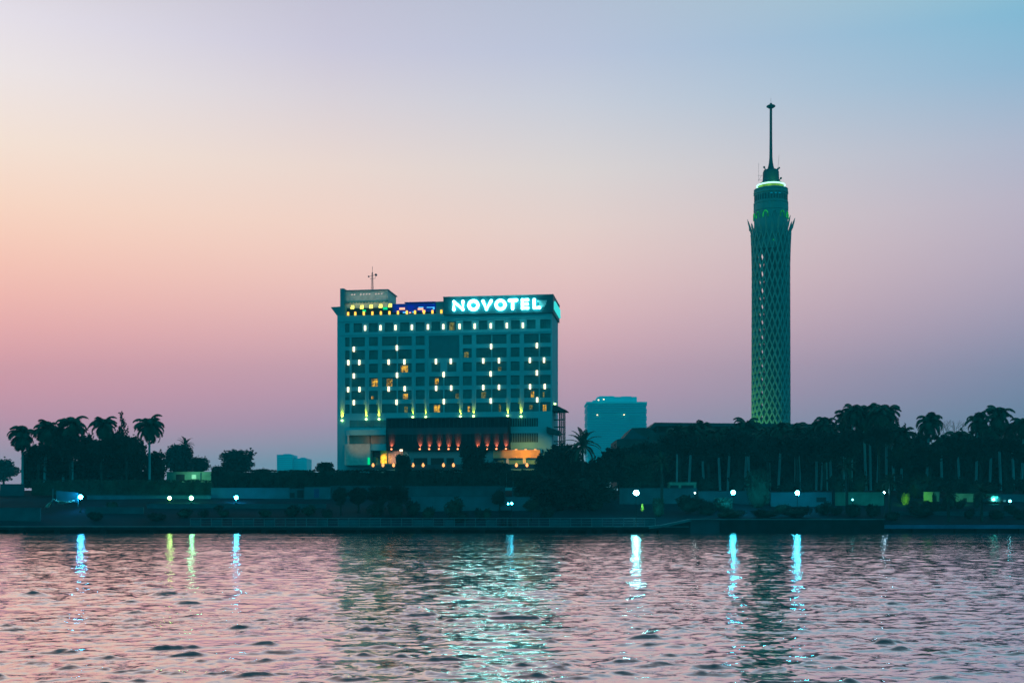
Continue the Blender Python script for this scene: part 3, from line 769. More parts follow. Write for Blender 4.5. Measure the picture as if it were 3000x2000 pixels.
# ------------------------------------------------------------------ vegetation
def leaf_cloud(m, lobes, n, size, rng, fl=0.6, shell=0.55):
    vol = [a*b*c for (_,_,_,a,b,c) in lobes]; tot = sum(vol)
    for i in range(n):
        t = rng.random()*tot; k = 0
        while t > vol[k] and k < len(lobes)-1: t -= vol[k]; k += 1
        x,y,z,a,b,c = lobes[k]
        d = Vector((rng.gauss(0,1), rng.gauss(0,1), rng.gauss(0,1))).normalized()
        r = (shell + (1.04-shell)*rng.random()) * (1 + .10*math.sin(d.x*7+k)*math.cos(d.z*6+k*2))
        p = Vector((x+a*d.x*r, y+b*d.y*r, z+c*d.z*r))
        nrm = (d*fl + Vector((rng.gauss(0,1), rng.gauss(0,1), rng.gauss(0,1))).normalized()).normalized()
        s1 = nrm.orthogonal().normalized(); s2_ = nrm.cross(s1)
        th = rng.random()*6.28; e1 = s1*math.cos(th)+s2_*math.sin(th); e2 = nrm.cross(e1)
        sz = size*(.6+.8*rng.random())
        b0 = len(m.v); bend = nrm*(sz*.25)
        m.v += [tuple(p-e1*sz-bend), tuple(p-e2*sz*.42), tuple(p+e1*sz-bend), tuple(p+e2*sz*.42)]
        m.f.append((b0,b0+1,b0+2,b0+3))
def make_tree(seed, n=2600, lobes_n=14, aspect=1.0):
    """unit crown: centre z = 0, radius about 1 ; trunk reaches down to z = -2.2"""
    rng = random.Random(seed); lobes = []; m = MB(); tr_ = MB()
    for i in range(lobes_n):
        a = rng.random()*6.28; rr = .58*math.sqrt(rng.random()); zz = rng.uniform(-.62,.62)
        rr *= (1 - .45*max(0,zz)); s = rng.uniform(.34,.50)
        lobes.append((rr*math.cos(a), rr*math.sin(a), zz*aspect, s, s, s*.85))
    lobes.append((0,0,-.05,.6,.6,.62*aspect))
    leaf_cloud(m, lobes, n, .10, rng)
    for i in range(40):                                          # stray twigs of leaves outside the lobes
        l = rng.choice(lobes[:-1]); d = Vector((rng.gauss(0,1),rng.gauss(0,1),abs(rng.gauss(0,1)))).normalized()
        c = Vector(l[:3]) + d*l[3]*1.18; leaf_cloud(m, [(c.x,c.y,c.z,.07,.07,.09)], 7, .06, rng, .3, .2)
    tr_.tube([(0,0,-2.4),(.02,.01,-1.4),(0,.03,-.7),(0,0,0)], [.10,.075,.065,.03], 8)
    for l in lobes[:7]:
        c = Vector(l[:3]); tr_.tube([(0,.02,-.8), tuple(c*.5+Vector((0,0,-.35))), tuple(c)], [.045,.03,.012], 6)
    return m.mesh('crown', M['leaf']), tr_.mesh('trunk', M['bark'], True)
TREES = [make_tree(s, 3600, 14+s%4) for s in range(5)]
def recolor(me, mt):
    c = me.copy(); c.materials[0] = mt; return c
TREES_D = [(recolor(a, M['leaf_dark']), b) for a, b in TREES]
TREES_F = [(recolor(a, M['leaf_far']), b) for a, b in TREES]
tn = [0]
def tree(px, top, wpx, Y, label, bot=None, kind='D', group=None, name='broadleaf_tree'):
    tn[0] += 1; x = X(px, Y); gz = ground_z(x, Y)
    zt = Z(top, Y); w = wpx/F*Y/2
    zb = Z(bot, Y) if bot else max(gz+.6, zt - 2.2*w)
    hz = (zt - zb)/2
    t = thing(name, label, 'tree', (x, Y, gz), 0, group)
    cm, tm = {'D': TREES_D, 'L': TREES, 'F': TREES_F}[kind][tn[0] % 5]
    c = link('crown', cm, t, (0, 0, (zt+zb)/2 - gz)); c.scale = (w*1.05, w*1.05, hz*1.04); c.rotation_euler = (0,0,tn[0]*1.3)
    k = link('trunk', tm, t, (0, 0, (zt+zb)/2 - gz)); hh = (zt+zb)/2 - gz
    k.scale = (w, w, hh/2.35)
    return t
def make_bush(seed, n=700, core=True):
    rng = random.Random(seed); lobes = [(rng.uniform(-.45,.45), rng.uniform(-.4,.4), rng.uniform(-.1,.35), .5, .5, .45) for _ in range(6)] + [(0,0,0,.75,.75,.6)]
    m = MB(); leaf_cloud(m, lobes, n, .13, rng)
    if core: m.ball((0,0,-.05),(.62,.62,.5),12,8)
    return m.mesh('bush', M['leaf_dark'])
BUSH = [make_bush(50+s) for s in range(4)]; BUSH_B = [recolor(a, M['leaf']) for a in BUSH]; BUSH_L = [recolor(make_bush(60+s, 900, False), M['leaf_bright']) for s in range(4)]
bn = [0]
def bush(px, cy, wpx, hpx, Y, label, kind='D', group=None):
    bn[0] += 1; x = X(px, Y); s = F/Y
    o = link('bush', {'D':BUSH,'B':BUSH_B,'L':BUSH_L}[kind][bn[0] % 4]); w, h = wpx/s/2, hpx/s/2
    z = Z(cy, Y)
    gz = ground_z(x, Y)
    if z - .75*h > gz + .05: z = (z + .6*h + gz)/2; h = max(h, (Z(cy, Y) + hpx/s/2 - gz)/1.5)
    o.location = (x, Y, max(z, gz+.45*h)); o.scale = (w*1.05, w*.9, h*1.1); o.rotation_euler = (0,0,0)
    return tag(o, label, 'bush', group)
def hedge(px0, px1, top, bot, Y, dep, label, mt, dens=11, size=.22, rough=.25):
    rng = random.Random(int(px0)); m = MB(); a, b = X(px0,Y), X(px1,Y); z1, z0 = Z(top,Y), Z(bot,Y)
    nx = max(4, int((b-a)/1.2)); 
    for i in range(nx):
        xa, xb = a+(b-a)*i/nx, a+(b-a)*(i+1)/nx; j = rng.uniform(-rough,rough)*.6
        m.box(xa+.02, xb-.02, Y+.25+abs(j), Y+dep, z0, z1-.2+j)
    n = int((b-a)*(z1-z0+dep)*dens)
    for i in range(n):
        x = rng.uniform(a,b)
        if rng.random() < (z1-z0)/(z1-z0+dep): p = Vector((x, Y+rng.uniform(-.05,.3), rng.uniform(z0,z1))); nr = Vector((0,-1,.2))
        else: p = Vector((x, rng.uniform(Y,Y+dep), z1+noise.noise(Vector((x*.4,Y,1)))*rough+rng.uniform(-.15,.15))); nr = Vector((0,-.2,1))
        nr = (nr*.7 + Vector((rng.gauss(0,1),rng.gauss(0,1),rng.gauss(0,1))).normalized()).normalized()
        e1 = nr.orthogonal().normalized(); e2 = nr.cross(e1); s = size*rng.uniform(.6,1.4); b0 = len(m.v)
        m.v += [tuple(p-e1*s), tuple(p-e2*s*.5), tuple(p+e1*s), tuple(p+e2*s*.5)]; m.f.append((b0,b0+1,b0+2,b0+3))
    o = m.build('hedge', mt); return tag(o, label, 'hedge')

# palms ------------------------------------------------------------
def frond(m, base, az, elev0, length, droop, leaf_len, rng, hang=.55, n=26, wid=.05):
    d = Vector((math.cos(az), math.sin(az), 0)); p = Vector(base); e = elev0; pts = [p.copy()]; N = 9
    for i in range(N):
        e -= droop/N*(0.5+1.3*i/N); p = p + (d*math.cos(e) + Vector((0,0,math.sin(e))))*(length/N); pts.append(p.copy())
    m.tube(pts, [.055*(1-.8*i/N) for i in range(N+1)], 4, False)
    side = Vector((-d.y, d.x, 0))
    for i in range(n):
        t = .10 + .88*i/(n-1); q = t*N; k = min(int(q), N-1); a = pts[k].lerp(pts[k+1], q-k); tg = (pts[k+1]-pts[k]).normalized()
        ll = leaf_len*math.sin(math.pi*min(1,(.18+.80*t)))**.6*rng.uniform(.85,1.1)
        for sg in (-1, 1):
            dr = (side*sg*(1-hang*.5) + tg*.55 + Vector((0,0,-hang*rng.uniform(.6,1.3)))).normalized()
            tip = a + dr*ll + Vector((0,0,-.12*ll)); w = tg*wid*2.2; b0 = len(m.v)
            mid = a + dr*ll*.5
            m.v += [tuple(a-w*.5), tuple(a+w*.5), tuple(mid+w*.8), tuple(tip), tuple(mid-w*.8)]; m.f.append((b0,b0+1,b0+2,b0+3,b0+4))
def royal(seed, sweep):
    rng = random.Random(seed); m = MB()
    n = 27
    for i in range(n):
        lv = i/(n-1); az = i*2.39996 + rng.uniform(-.25,.25)
        el = R(84) - lv*R(128) + rng.uniform(-.14,.14)
        frond(m, (0,0,0), az + sweep*(.6*math.cos(az)), el, rng.uniform(3.1,4.0), R(105)+R(35)*rng.random()-lv*R(30), 1.15, rng, .45, 34, .06)
    m.tube([(0,0,-1.7),(0,0,-1.2),(0,0,0.1)], [.2,.24,.10], 8)
    return m.mesh('crown', M['palm'])
ROY = [royal(s, .25*(s%2)) for s in range(5)]
def date(seed, n=24, L=3.1, stiff=True):
    rng = random.Random(seed); m = MB()
    for i in range(n):
        lv = i/(n-1); az = i*2.39996 + rng.uniform(-.2,.2); el = R(86) - lv*R(115)
        frond(m, (0,0,0), az, el, L*rng.uniform(.85,1.1), R(50)+R(25)*rng.random(), .50, rng, .15, 26, .035)
    m.ball((0,0,-.2), (.32,.32,.45), 8, 6)
    return m.mesh('crown', M['palm'])
DATE = [date(3), date(4, 20)]
TRUNK = MB().tube([(0,0,0),(.0,0,.06),(0,0,.3),(0,0,.6),(0,0,.9),(0,0,1)], [.30,.24,.27,.24,.19,.17], 10).mesh('trunk', M['palm_bark'], True)
TRUNK_D = recolor(TRUNK, M['bark'])
pn = [0]
def palm(px, cpy, Y, label, group=None, kind='R', s=1.0, dark=False, lean=0.0):
    pn[0] += 1; x = X(px, Y); gz = ground_z(x, Y); zc = Z(cpy, Y) ; h = zc - gz
    t = thing('royal_palm' if kind == 'R' else 'date_palm', label, 'palm tree', (x, Y, gz-.05), 0, group)
    c = link('crown', (ROY if kind == 'R' else DATE)[pn[0] % (5 if kind == 'R' else 2)], t, (lean, 0, h)); c.scale = (s,s,s); c.rotation_euler = (.12*math.sin(pn[0]*1.3), .14*math.sin(pn[0]*2.7), pn[0]*2.1)
    k = link('trunk', TRUNK_D if dark else TRUNK, t); k.scale = (1,1,h+.05 - (.9*s if kind=='R' else 0)); k.rotation_euler = (0, math.atan2(lean, h), 0)
    return t
ordw = ['first','second','third','fourth','fifth','sixth','seventh','eighth','ninth','tenth','eleventh','twelfth','thirteenth','fourteenth','fifteenth','sixteenth','seventeenth','eighteenth','nineteenth','twentieth','twenty-first','twenty-second','twenty-third','twenty-fourth','twenty-fifth','twenty-sixth','twenty-seventh','twenty-eighth','twenty-ninth','thirtieth','thirty-first','thirty-second','thirty-third','thirty-fourth','thirty-fifth']

# the clump at the far left
GL = 'royal palms in the left clump'
for i, (px, cy) in enumerate([(66,1272),(130,1258),(186,1272),(213,1246),(297,1244),(438,1246)]):
    palm(px, cy, 245+ (i%3)*1.5, f'bushy royal palm, {ordw[i]} from the left in the clump left of the hotel', GL, s=1.05 + .08*math.sin(i*2.9), lean=.4*math.sin(i*1.9))
lt = ['broad dark tree low under the leftmost palm','broad dark tree between the second and fourth palms of the left clump','tall dark tree filling the middle of the left clump','dark round tree under the pointed cypress','dark tree between the cypress and the lone palm','low dark tree beside the lone palm trunk']
for (px,top,w,Y,bot), L in zip([(100,1300,95,252,1415),(165,1282,90,252,1415),(255,1268,95,254,1415),(335,1262,90,254,1415),(392,1282,85,250,1415),(452,1318,80,256,1415)], lt): tree(px,top,w,Y,L,bot)
for (px,top,w,Y,bot), L in zip([(112,1298,110,243,1345),(205,1272,105,243,1350),(296,1285,110,243,1352),(370,1272,90,243,1350),(330,1330,180,249,1412),(170,1335,190,249,1412)],
    ['bushy dark tree wrapping the second palm of the left clump','bushy dark tree wrapping the fourth palm of the left clump','bushy dark tree before the cypress of the left clump','bushy dark tree between the cypress and the lone right palm of the left clump','wide low dark tree at the foot of the cypress','wide low dark tree at the foot of the left clump palms']): tree(px,top,w,Y,L,bot)
def conifer(px, top, bot, wpx, Y, label, mt=None):
    rng = random.Random(px); x = X(px,Y); gz = ground_z(x,Y); z1, z0 = Z(top,Y), Z(bot,Y); w = wpx/F*Y/2; m = MB()
    lob = []
    for i in range(26):
        t = i/25; zz = z0+(z1-z0)*t - gz; r = w*(1-t)**.7; a = rng.random()*6.28
        lob.append((r*.5*math.cos(a), r*.5*math.sin(a), zz, r*.55+.12, r*.55+.12, (z1-z0)*.06+.15))
    lob += [(w*.7, 0, z0-gz+(z1-z0)*.55, .3,.3,1.0), (-w*.9,0, z0-gz+(z1-z0)*.66,.3,.3,1.1), (-w*.35,0, z1-gz-.7,.16,.16,.9)]
    leaf_cloud(m, lob, 1500, .26, rng, .5, .4)
    t = thing('cypress_tree', label, 'tree', (x,Y,gz)); m.build('crown', mt or M['leaf_dark'], t)
    MB().tube([(0,0,0),(0,0,z1-gz-.5)], [.22,.04], 7).build('trunk', M['bark'], t)
conifer(357, 1202, 1330, 46, 247, 'pointed ragged cypress standing tallest in the left clump')
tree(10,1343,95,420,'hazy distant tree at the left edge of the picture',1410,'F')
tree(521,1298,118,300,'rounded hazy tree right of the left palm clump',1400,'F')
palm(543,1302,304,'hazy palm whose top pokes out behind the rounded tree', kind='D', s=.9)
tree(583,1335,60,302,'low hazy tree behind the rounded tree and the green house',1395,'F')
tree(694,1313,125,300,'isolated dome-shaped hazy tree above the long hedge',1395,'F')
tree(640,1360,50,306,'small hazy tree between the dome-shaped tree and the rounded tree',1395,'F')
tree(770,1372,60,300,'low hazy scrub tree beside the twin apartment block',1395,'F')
tree(950,1352,75,262,'low dark tree against the bottom left corner of the hotel',1392,'D')
hedge(618,1010,1378,1429,240,3.5,'long clipped dark hedge running towards the hotel base',M['leaf_dark'])
hedge(90,618,1407,1450,233,2.2,'green lit clipped hedge below the left palm clump',M['leaf'])
hedge(62,470,1372,1428,259,3,'dark shrubbery closing the gaps under the left palm clump',M['leaf_dark'],8,.35,.6)
hedge(1010,1330,1378,1426,238,3.5,'ragged dark hedge before the hotel forecourt',M['leaf_dark'],11,.26,.5)
hedge(1330,1580,1378,1426,236,3.5,'ragged dark hedge below the orange lit terrace',M['leaf_dark'],11,.26,.5)
tree(1180,1326,48,262,'small pointed dark tree before the pink stone wall',1400)
tree(1390,1300,100,262,'dark round tree covering the middle of the hotel podium',1400)
tree(1450,1345,100,258,'low dark tree under the orange lit terrace',1405)
tree(1265,1372,70,250,'low dark tree before the hotel lower windows',1415)
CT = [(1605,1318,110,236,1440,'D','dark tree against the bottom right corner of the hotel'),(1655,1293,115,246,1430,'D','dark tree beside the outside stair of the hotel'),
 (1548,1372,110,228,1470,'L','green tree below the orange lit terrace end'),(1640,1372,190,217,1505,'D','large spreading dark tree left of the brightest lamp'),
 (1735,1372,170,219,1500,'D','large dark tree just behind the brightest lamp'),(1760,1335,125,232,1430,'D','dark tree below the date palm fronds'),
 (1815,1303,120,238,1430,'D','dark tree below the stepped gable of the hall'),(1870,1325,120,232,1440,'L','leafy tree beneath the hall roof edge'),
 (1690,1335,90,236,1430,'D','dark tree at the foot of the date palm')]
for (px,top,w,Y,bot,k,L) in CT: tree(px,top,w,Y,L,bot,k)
palm(1707,1302,229,'spiky date palm silhouetted against the hazy cyan high-rise', kind='D', s=1.4, dark=True)

# the grove on the right
GR = 'royal palms in the right grove'
pr = [(1983,1270,255),(2018,1272,256),(2062,1256,262),(2110,1275,255),(2132,1268,257),(2183,1285,250),(2197,1248,262),(2254,1275,255),(2280,1258,252),(2331,1262,258),(2345,1268,250),(2391,1262,258),(2406,1275,260),(2422,1240,250),(2436,1268,258),(2471,1222,256),(2493,1206,250),(2538,1222,252),(2551,1202,256),(2570,1212,248),(2596,1208,258),(2620,1262,256),(2641,1275,254),(2713,1236,248),(2760,1290,260),(2812,1285,261),(2859,1232,252),(2899,1262,250),(2932,1214,250),(2970,1255,256),(2992,1242,249)]
for i, (px, cy, Y) in enumerate(pr):
    palm(px, cy, Y, f'royal palm with pale trunk, {ordw[len(pr)-1-i]} from the right end of the grove', GR, s=1.0 + .12*math.sin(i*2.3), lean=.7*math.sin(i*1.7+.4))
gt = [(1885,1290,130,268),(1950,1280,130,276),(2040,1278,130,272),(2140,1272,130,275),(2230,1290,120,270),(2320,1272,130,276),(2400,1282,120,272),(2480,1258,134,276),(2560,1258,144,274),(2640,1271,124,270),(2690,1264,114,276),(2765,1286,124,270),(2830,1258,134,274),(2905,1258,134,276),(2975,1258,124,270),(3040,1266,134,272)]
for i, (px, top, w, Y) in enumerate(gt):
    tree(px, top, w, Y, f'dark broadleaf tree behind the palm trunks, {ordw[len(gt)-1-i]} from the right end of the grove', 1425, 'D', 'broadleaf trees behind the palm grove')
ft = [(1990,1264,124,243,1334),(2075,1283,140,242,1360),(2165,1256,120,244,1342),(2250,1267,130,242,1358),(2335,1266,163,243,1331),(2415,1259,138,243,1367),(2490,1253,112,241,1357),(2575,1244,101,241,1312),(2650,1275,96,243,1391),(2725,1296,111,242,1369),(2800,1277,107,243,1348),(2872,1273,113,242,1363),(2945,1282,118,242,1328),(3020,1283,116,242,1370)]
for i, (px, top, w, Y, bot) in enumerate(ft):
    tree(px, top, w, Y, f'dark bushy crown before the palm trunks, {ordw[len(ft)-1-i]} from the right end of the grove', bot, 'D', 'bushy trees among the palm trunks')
for i, (px, cy, w, h) in enumerate([(1900,1415,70,60),(1965,1425,60,36),(2070,1418,80,50),(2160,1412,60,60),(2215,1400,70,60),(2305,1424,70,34),(2365,1420,50,40),(2450,1415,60,50),(2515,1408,60,50),(2590,1418,70,46),(2660,1408,60,50),(2740,1415,70,46),(2905,1425,60,36),(2955,1418,50,40),(3010,1420,70,44)]):
    bush(px, cy, w, h, 237.5, f'dark understory bush below the palms, {ordw[14-i]} from the right end', 'D', 'understory bushes below the palm grove')
hedge(1850,3500,1345,1440,290,4,'dark thicket closing the view behind the palm trunks',M['leaf_dark'],5,.5,1.2)
conifer(2631,1229,1330,36,276,'narrow pointed cypress right of the tallest palms')
conifer(2651,1242,1330,30,277,'shorter pointed cypress beside the narrow one')
# bare tree
x = X(2781,262); gz = ground_z(x,262); bt = thing('bare_tree', 'leafless tree with thin forked twigs rising out of the grove', 'tree', (x,262,gz)); rng = random.Random(5); tk = MB(); cr = MB(); zt = Z(1217,262)-gz
tk.tube([(0,0,0),(.1,0,zt*.6)], [.2,.12], 7)
def branch(p, d, l, r, dep):
    q = p + d*l; cr.tube([p, p.lerp(q,.5)+Vector((rng.uniform(-.1,.1),0,.05)), q], [r, r*.8, r*.6], 5)
    if dep:
        for i in range(3): branch(q, (d + Vector((rng.gauss(0,.55), rng.gauss(0,.5), rng.uniform(-.05,.5)))).normalized(), l*.68, r*.55, dep-1)
for a in range(5): branch(Vector((.1,0,zt*.58)), Vector((math.cos(a*1.3)*.6, math.sin(a*1.3)*.6, 1)).normalized(), zt*.16, .09, 3)
tk.build('trunk', M['bark'], bt); cr.build('branches', M['bark'], bt)
# palms and shrubs on the right bank
palm(2481,1366,213,'dark small palm on the bank before the tall grove', kind='D', s=.85, dark=True)
palm(2607,1410,211,'dark squat palm by the end of the quay wall', kind='D', s=.8, dark=True)
palm(2779,1450,207.5,'dark low palm between the lit wall and the green house', kind='D', s=.72, dark=True)
palm(2876,1440,207.5,'dark low palm beside the parked car', kind='D', s=.72, dark=True)
palm(1939,1352,215,'dark palm right of the yellow parasol', kind='D', s=.8, dark=True)
B = [(460,1515,60,32,210,'D','dark bush at the jetty end on the left bank'),(540,1500,55,24,212,'B','low wide bush on the bank below the second lamp pair'),(597,1500,34,22,212,'D','small bush right of the low wide bush'),
 (657,1502,40,22,212,'B','small bush below the lamp on the hedge end'),(777,1502,42,22,212,'B','lone round bush on the bare slope'),(855,1494,54,34,213,'D','larger round bush left of the ball-shaped tree'),
 (1101,1488,56,46,212,'D','dense bush in the middle clump'),(1160,1487,54,42,212,'D','dark bush right of the dense bush'),(1210,1486,46,46,213,'D','rounded bush at the end of the middle clump'),(1254,1498,46,30,211,'B','low bush before the pale lower wall'),
 (1330,1482,60,60,213,'B','leafy shrub beside the dark garden post'),(1345,1508,80,24,209,'D','flat bush against the jetty railing'),(1402,1496,26,18,210,'D','tiny bush left of the twin lamp'),(1425,1502,34,30,210,'B','light green shrub beside the dark kiosk'),(1603,1500,46,30,211,'D','dome-shaped bush right of the umbrella tree'),
 (1930,1482,44,60,212,'B','green lit bush beside the yellow parasol'),(2020,1478,90,70,213,'D','broad dark shrub before the kiosk wall'),(2070,1500,60,40,211,'D','dark bush right of the broad dark shrub'),
 (2140,1506,90,34,208,'B','spreading bush under the lamp on the quay'),(2222,1430,90,130,219,'B','tall leafy bush between the two quay lamps'),(2240,1505,90,34,208,'D','low bush at the foot of the tall leafy bush'),(2330,1500,110,40,208,'D','long low bush under the quay lamp by the blue wall'),
 (2412,1484,56,34,211,'D','dark bush before the blue wall end'),(2500,1492,58,40,209,'D','round bush at the foot of the dark small palm'),(2556,1494,50,42,209,'D','round bush on the quay end'),(2612,1512,54,30,208,'D','low bush under the squat palm'),
 (2652,1463,30,48,222,'L','bright yellow-green floodlit shrub'),(2700,1498,96,50,210,'D','wide dark bush below the floodlit shrub'),(2745,1484,70,34,214,'D','dark bush below the bright lit wall'),(2690,1415,100,60,232,'D','dark leafy bush above the floodlit shrub'),
 (2838,1500,34,26,210,'D','small round bush before the green house'),(2920,1506,56,32,209,'D','low bush below the parked car'),(2985,1505,50,32,209,'D','low bush at the right edge of the picture'),(2850,1425,70,40,232,'D','dark bush above the green house roof'),(2800,1420,60,50,234,'D','dark bush between the lit wall and the green house'),(2120,1480,70,60,216,'B','dim bush left of the first quay lamp'),
 (2737,1458,14,34,221,'D','thin dark shrub standing before the bright lit wall'),(2712,1474,26,22,221,'D','small dark shrub at the foot of the bright lit wall'),(2812,1476,32,30,220,'D','dark shrub covering the corner of the little green house'),(2862,1464,26,44,220,'D','tall dark shrub beside the little green house'),(2780,1468,40,44,220,'D','dark shrub under the low palm between the lit walls'),(2640,1440,36,34,226,'D','dark leafy shrub touching the floodlit shrub'),(2672,1478,40,24,216,'D','low dark shrub before the floodlit shrub')]
for (px,cy,w,h,Y,k,L) in B: bush(px,cy,w,h,Y,L,k)
tree(998,1425,52,213,'small ball-shaped clipped tree on the bank',1482,'D')
MT = [(1050,1425,70,215,1484,'dark clipped tree right of the ball-shaped one'),(1112,1420,90,217,1484,'broad dark clipped tree in the middle clump'),(1170,1418,76,217,1478,'dark clipped tree ending the middle clump')]
for (px,top,w,Y,bot,L) in MT: tree(px,top,w,Y,L,bot)
tree(1464,1428,52,216,'dark leafy tree left of the twin lamp',1486,'D')
tree(1556,1462,50,209,'small slanting umbrella-shaped tree right of the twin lamp',1498,'L')

# ------------------------------------------------------------------ walls, kiosks and small buildings
def wall_thing(name, px0, px1, py0, py1, Y, dep, label, mt, cat='wall', cap=True):
    x0, x1 = X(px0,Y), X(px1,Y); xm = (x0+x1)/2; gz = ground_z(xm, Y); zb = min(Z(py1,Y), gz-.1)
    t = thing(name, label, cat, (xm, Y, zb)); h = Z(py0,Y)-zb
    MB().box(x0-xm, x1-xm, 0, dep, 0, h).build('wall', mt, t)
    if cap: MB().box(x0-xm-.05, x1-xm+.05, -.06, dep+.06, h+.003, h+.13).build('coping', mt, t)
    return t, xm, zb
def face(t, xm, zb, px0, px1, py0, py1, Y, name, mt, off=.06):
    m = MB().box(X(px0,Y)-xm, X(px1,Y)-xm, -off, -.003, Z(py1,Y)-zb, Z(py0,Y)-zb); return m.build(name, mt, t)
wall_thing('garden_wall', 618, 848, 1430, 1460, 231, .3, 'long pale garden wall under the clipped hedge', M['wall_pale'])
t, xm, zb = wall_thing('kiosk', 892, 968, 1428, 1458, 229.5, 2.5, 'pale flat-roofed kiosk with a blue door below the hedge', M['wall_pale'], 'kiosk'); face(t,xm,zb,920,935,1432,1457,229.5,'door',M['door_blue'])
t, xm, zb = wall_thing('gatehouse', 848.5, 891.5, 1432, 1458, 230.5, 2.5, 'dim gatehouse with two dark doors beside the pale kiosk', M['wall_dim'], 'gatehouse'); face(t,xm,zb,850,863,1443,1457,230.5,'door',M['void']); face(t,xm,zb,871,889,1435,1457,230.5,'door',M['void'])
wall_thing('garden_wall', 255, 617, 1452, 1462, 229, .3, 'low pale parapet under the green lit hedge', M['wall_pale'])
wall_thing('garden_wall', 969, 1130, 1424, 1440, 231, .3, 'faint pale wall behind the ball-shaped tree', M['wall_dim'])
wall_thing('garden_wall', 1131, 1480, 1425, 1458, 231.5, .3, 'dim wall behind the middle clump of trees', M['wall_dim'])
wall_thing('garden_wall', 1205, 1560, 1457, 1500, 217, .3, 'pale lower retaining wall behind the twin lamp', M['wall_pale'])  # paler wall colour stands in for lamplight around the twin lamp
wall_thing('garden_wall', 1500, 1610, 1427, 1440, 230, .3, 'short pale wall glimpsed between the trees', M['wall_pale'])
wall_thing('terrace_wall', 430, 955, 1477, 1484, 219.5, .35, 'long low dim terrace wall across the bank under the long pale wall', M['wall_dim'])
wall_thing('terrace_wall', 250, 420, 1487, 1494, 214.5, .35, 'short low terrace wall on the bank below the tarpaulin stall', M['wall_dim'])
wall_thing('terrace_wall', 2620, 3040, 1499, 1505, 212.5, .35, 'low terrace wall on the bank below the parked car', M['wall_dim'])
B2 = [(330,1478,40,22,217,'B','dim shrub on the bank right of the tarpaulin stall'),(280,1508,50,20,209.5,'D','low shrub on the left bank above the deck edge'),(640,1488,36,20,217,'D','small shrub on the terrace wall under the lone lamp'),(905,1490,44,26,214,'B','shrub on the bank under the pale kiosk'),(960,1500,40,22,211,'D','small shrub at the foot of the ball-shaped tree'),(2070,1478,40,30,217,'D','dim shrub by the retaining wall end'),(2290,1490,60,30,213,'B','leafy shrub under the right quay lamp'),(2450,1494,40,28,211,'D','shrub beside the dark gate post'),(2960,1490,50,26,213,'D','shrub under the faint cyan lamp')]
for (px,cy,w,h,Y,k,L) in B2: bush(px,cy,w,h,Y,L,k)
wall_thing('retaining_wall', -80, 118, 1489, 1520, 209.5, .4, 'low dim retaining wall at the left edge above the jetty', M['wall_dim'])
wall_thing('low_wall', 0, 70, 1419, 1434, 236, .3, 'pale broken wall at the left edge of the picture', M['wall_dim'])
t, xm, zb = wall_thing('small_house', 488, 618, 1383, 1410, 252, 5, 'small green lit house behind the lower hedge', M['wall_green'], 'house'); face(t,xm,zb,516,541,1389,1409,252,'doorway',M['void']); face(t,xm,zb,587,590,1384,1409,252,'column',M['wall_dim'],.2); face(t,xm,zb,562,575,1390,1402,252,'round_plaque',M['tarp'],.1)
lamp_light('SPOT','house_light',(X(560,248),248,Z(1396,248)),700,(.5,1.0,.55),None,.2,(R(90),0,0),110)
t, xm, zb = wall_thing('retaining_wall', 1815, 2042, 1431, 1462, 224, .4, 'dim retaining wall behind the brightest lamp', M['wall_dim'])
t, xm, zb = wall_thing('kiosk', 1962, 2040, 1414, 1431, 226, 3, 'open greenish kiosk above the wall right of the brightest lamp', M['wall_green'], 'kiosk'); face(t,xm,zb,1964,1988,1420.5,1430,226,'opening',M['void']); face(t,xm,zb,1996,2032,1420.5,1430,226,'opening',M['void'])
t, xm, zb = wall_thing('garden_wall', 2258, 2446, 1443, 1482, 221, .3, 'blue lit wall behind the right quay lamp', M['wall_pale']); face(t,xm,zb,2392,2420,1456,1470,221,'panel',M['void'])
wall_thing('garden_wall', 2447, 2590, 1443, 1480, 222, .3, 'greenish dim wall behind the dark small palm', M['wall_green'])
wall_thing('garden_wall', 2046, 2255, 1440, 1475, 223, .3, 'dark bluish wall behind the left quay lamp', M['wall_dim'])
t, xm, zb = wall_thing('garden_wall', 2706, 2752, 1442, 1476, 226, .3, 'bright yellow-green floodlit wall between dark bushes', M['wall_green']); 
lamp_light('SPOT','garden_flood',(X(2722,222.5),222.5,Z(1462,222.5)),600,(.5,1.0,.03),None,.2,(R(90),0,0),80)
lamp_light('SPOT','garden_flood',(X(2656,218),218,Z(1468,218)),900,(.6,1.0,.03),None,.2,(R(95),0,0),60)
t, xm, zb = wall_thing('small_house', 2800, 2866, 1447, 1484, 226, 4, 'green lit little house with a dark doorway', M['wall_green'], 'house'); face(t,xm,zb,2822,2832,1458,1472,226,'doorway',M['void']); face(t,xm,zb,2823,2836,1472,1483,226,'bin',M['wall_pale'],.6)
lamp_light('SPOT','house_light',(X(2835,221.5),221.5,Z(1465,221.5)),260,(.45,1.0,.35),None,.2,(R(90),0,0),110)
t, xm, zb = wall_thing('garden_wall', 2884, 2926, 1448, 1482, 227, .3, 'green lit wall behind the parked car', M['wall_green'])
t, xm, zb = wall_thing('garden_wall', 2927, 3060, 1449, 1490, 226.5, .3, 'bright cyan lit wall at the right edge', M['wall_pale'])
lamp_light('SPOT','wall_light',(X(2920,222.5),222.5,Z(1462,222.5)),700,(.2,1.0,.7),None,.2,(R(90),0,0),130)
wall_thing('gate_post', 2439, 2446, 1434, 1478, 220, .5, 'dark gate post ending the blue lit wall', M['concrete_dark'], 'post')

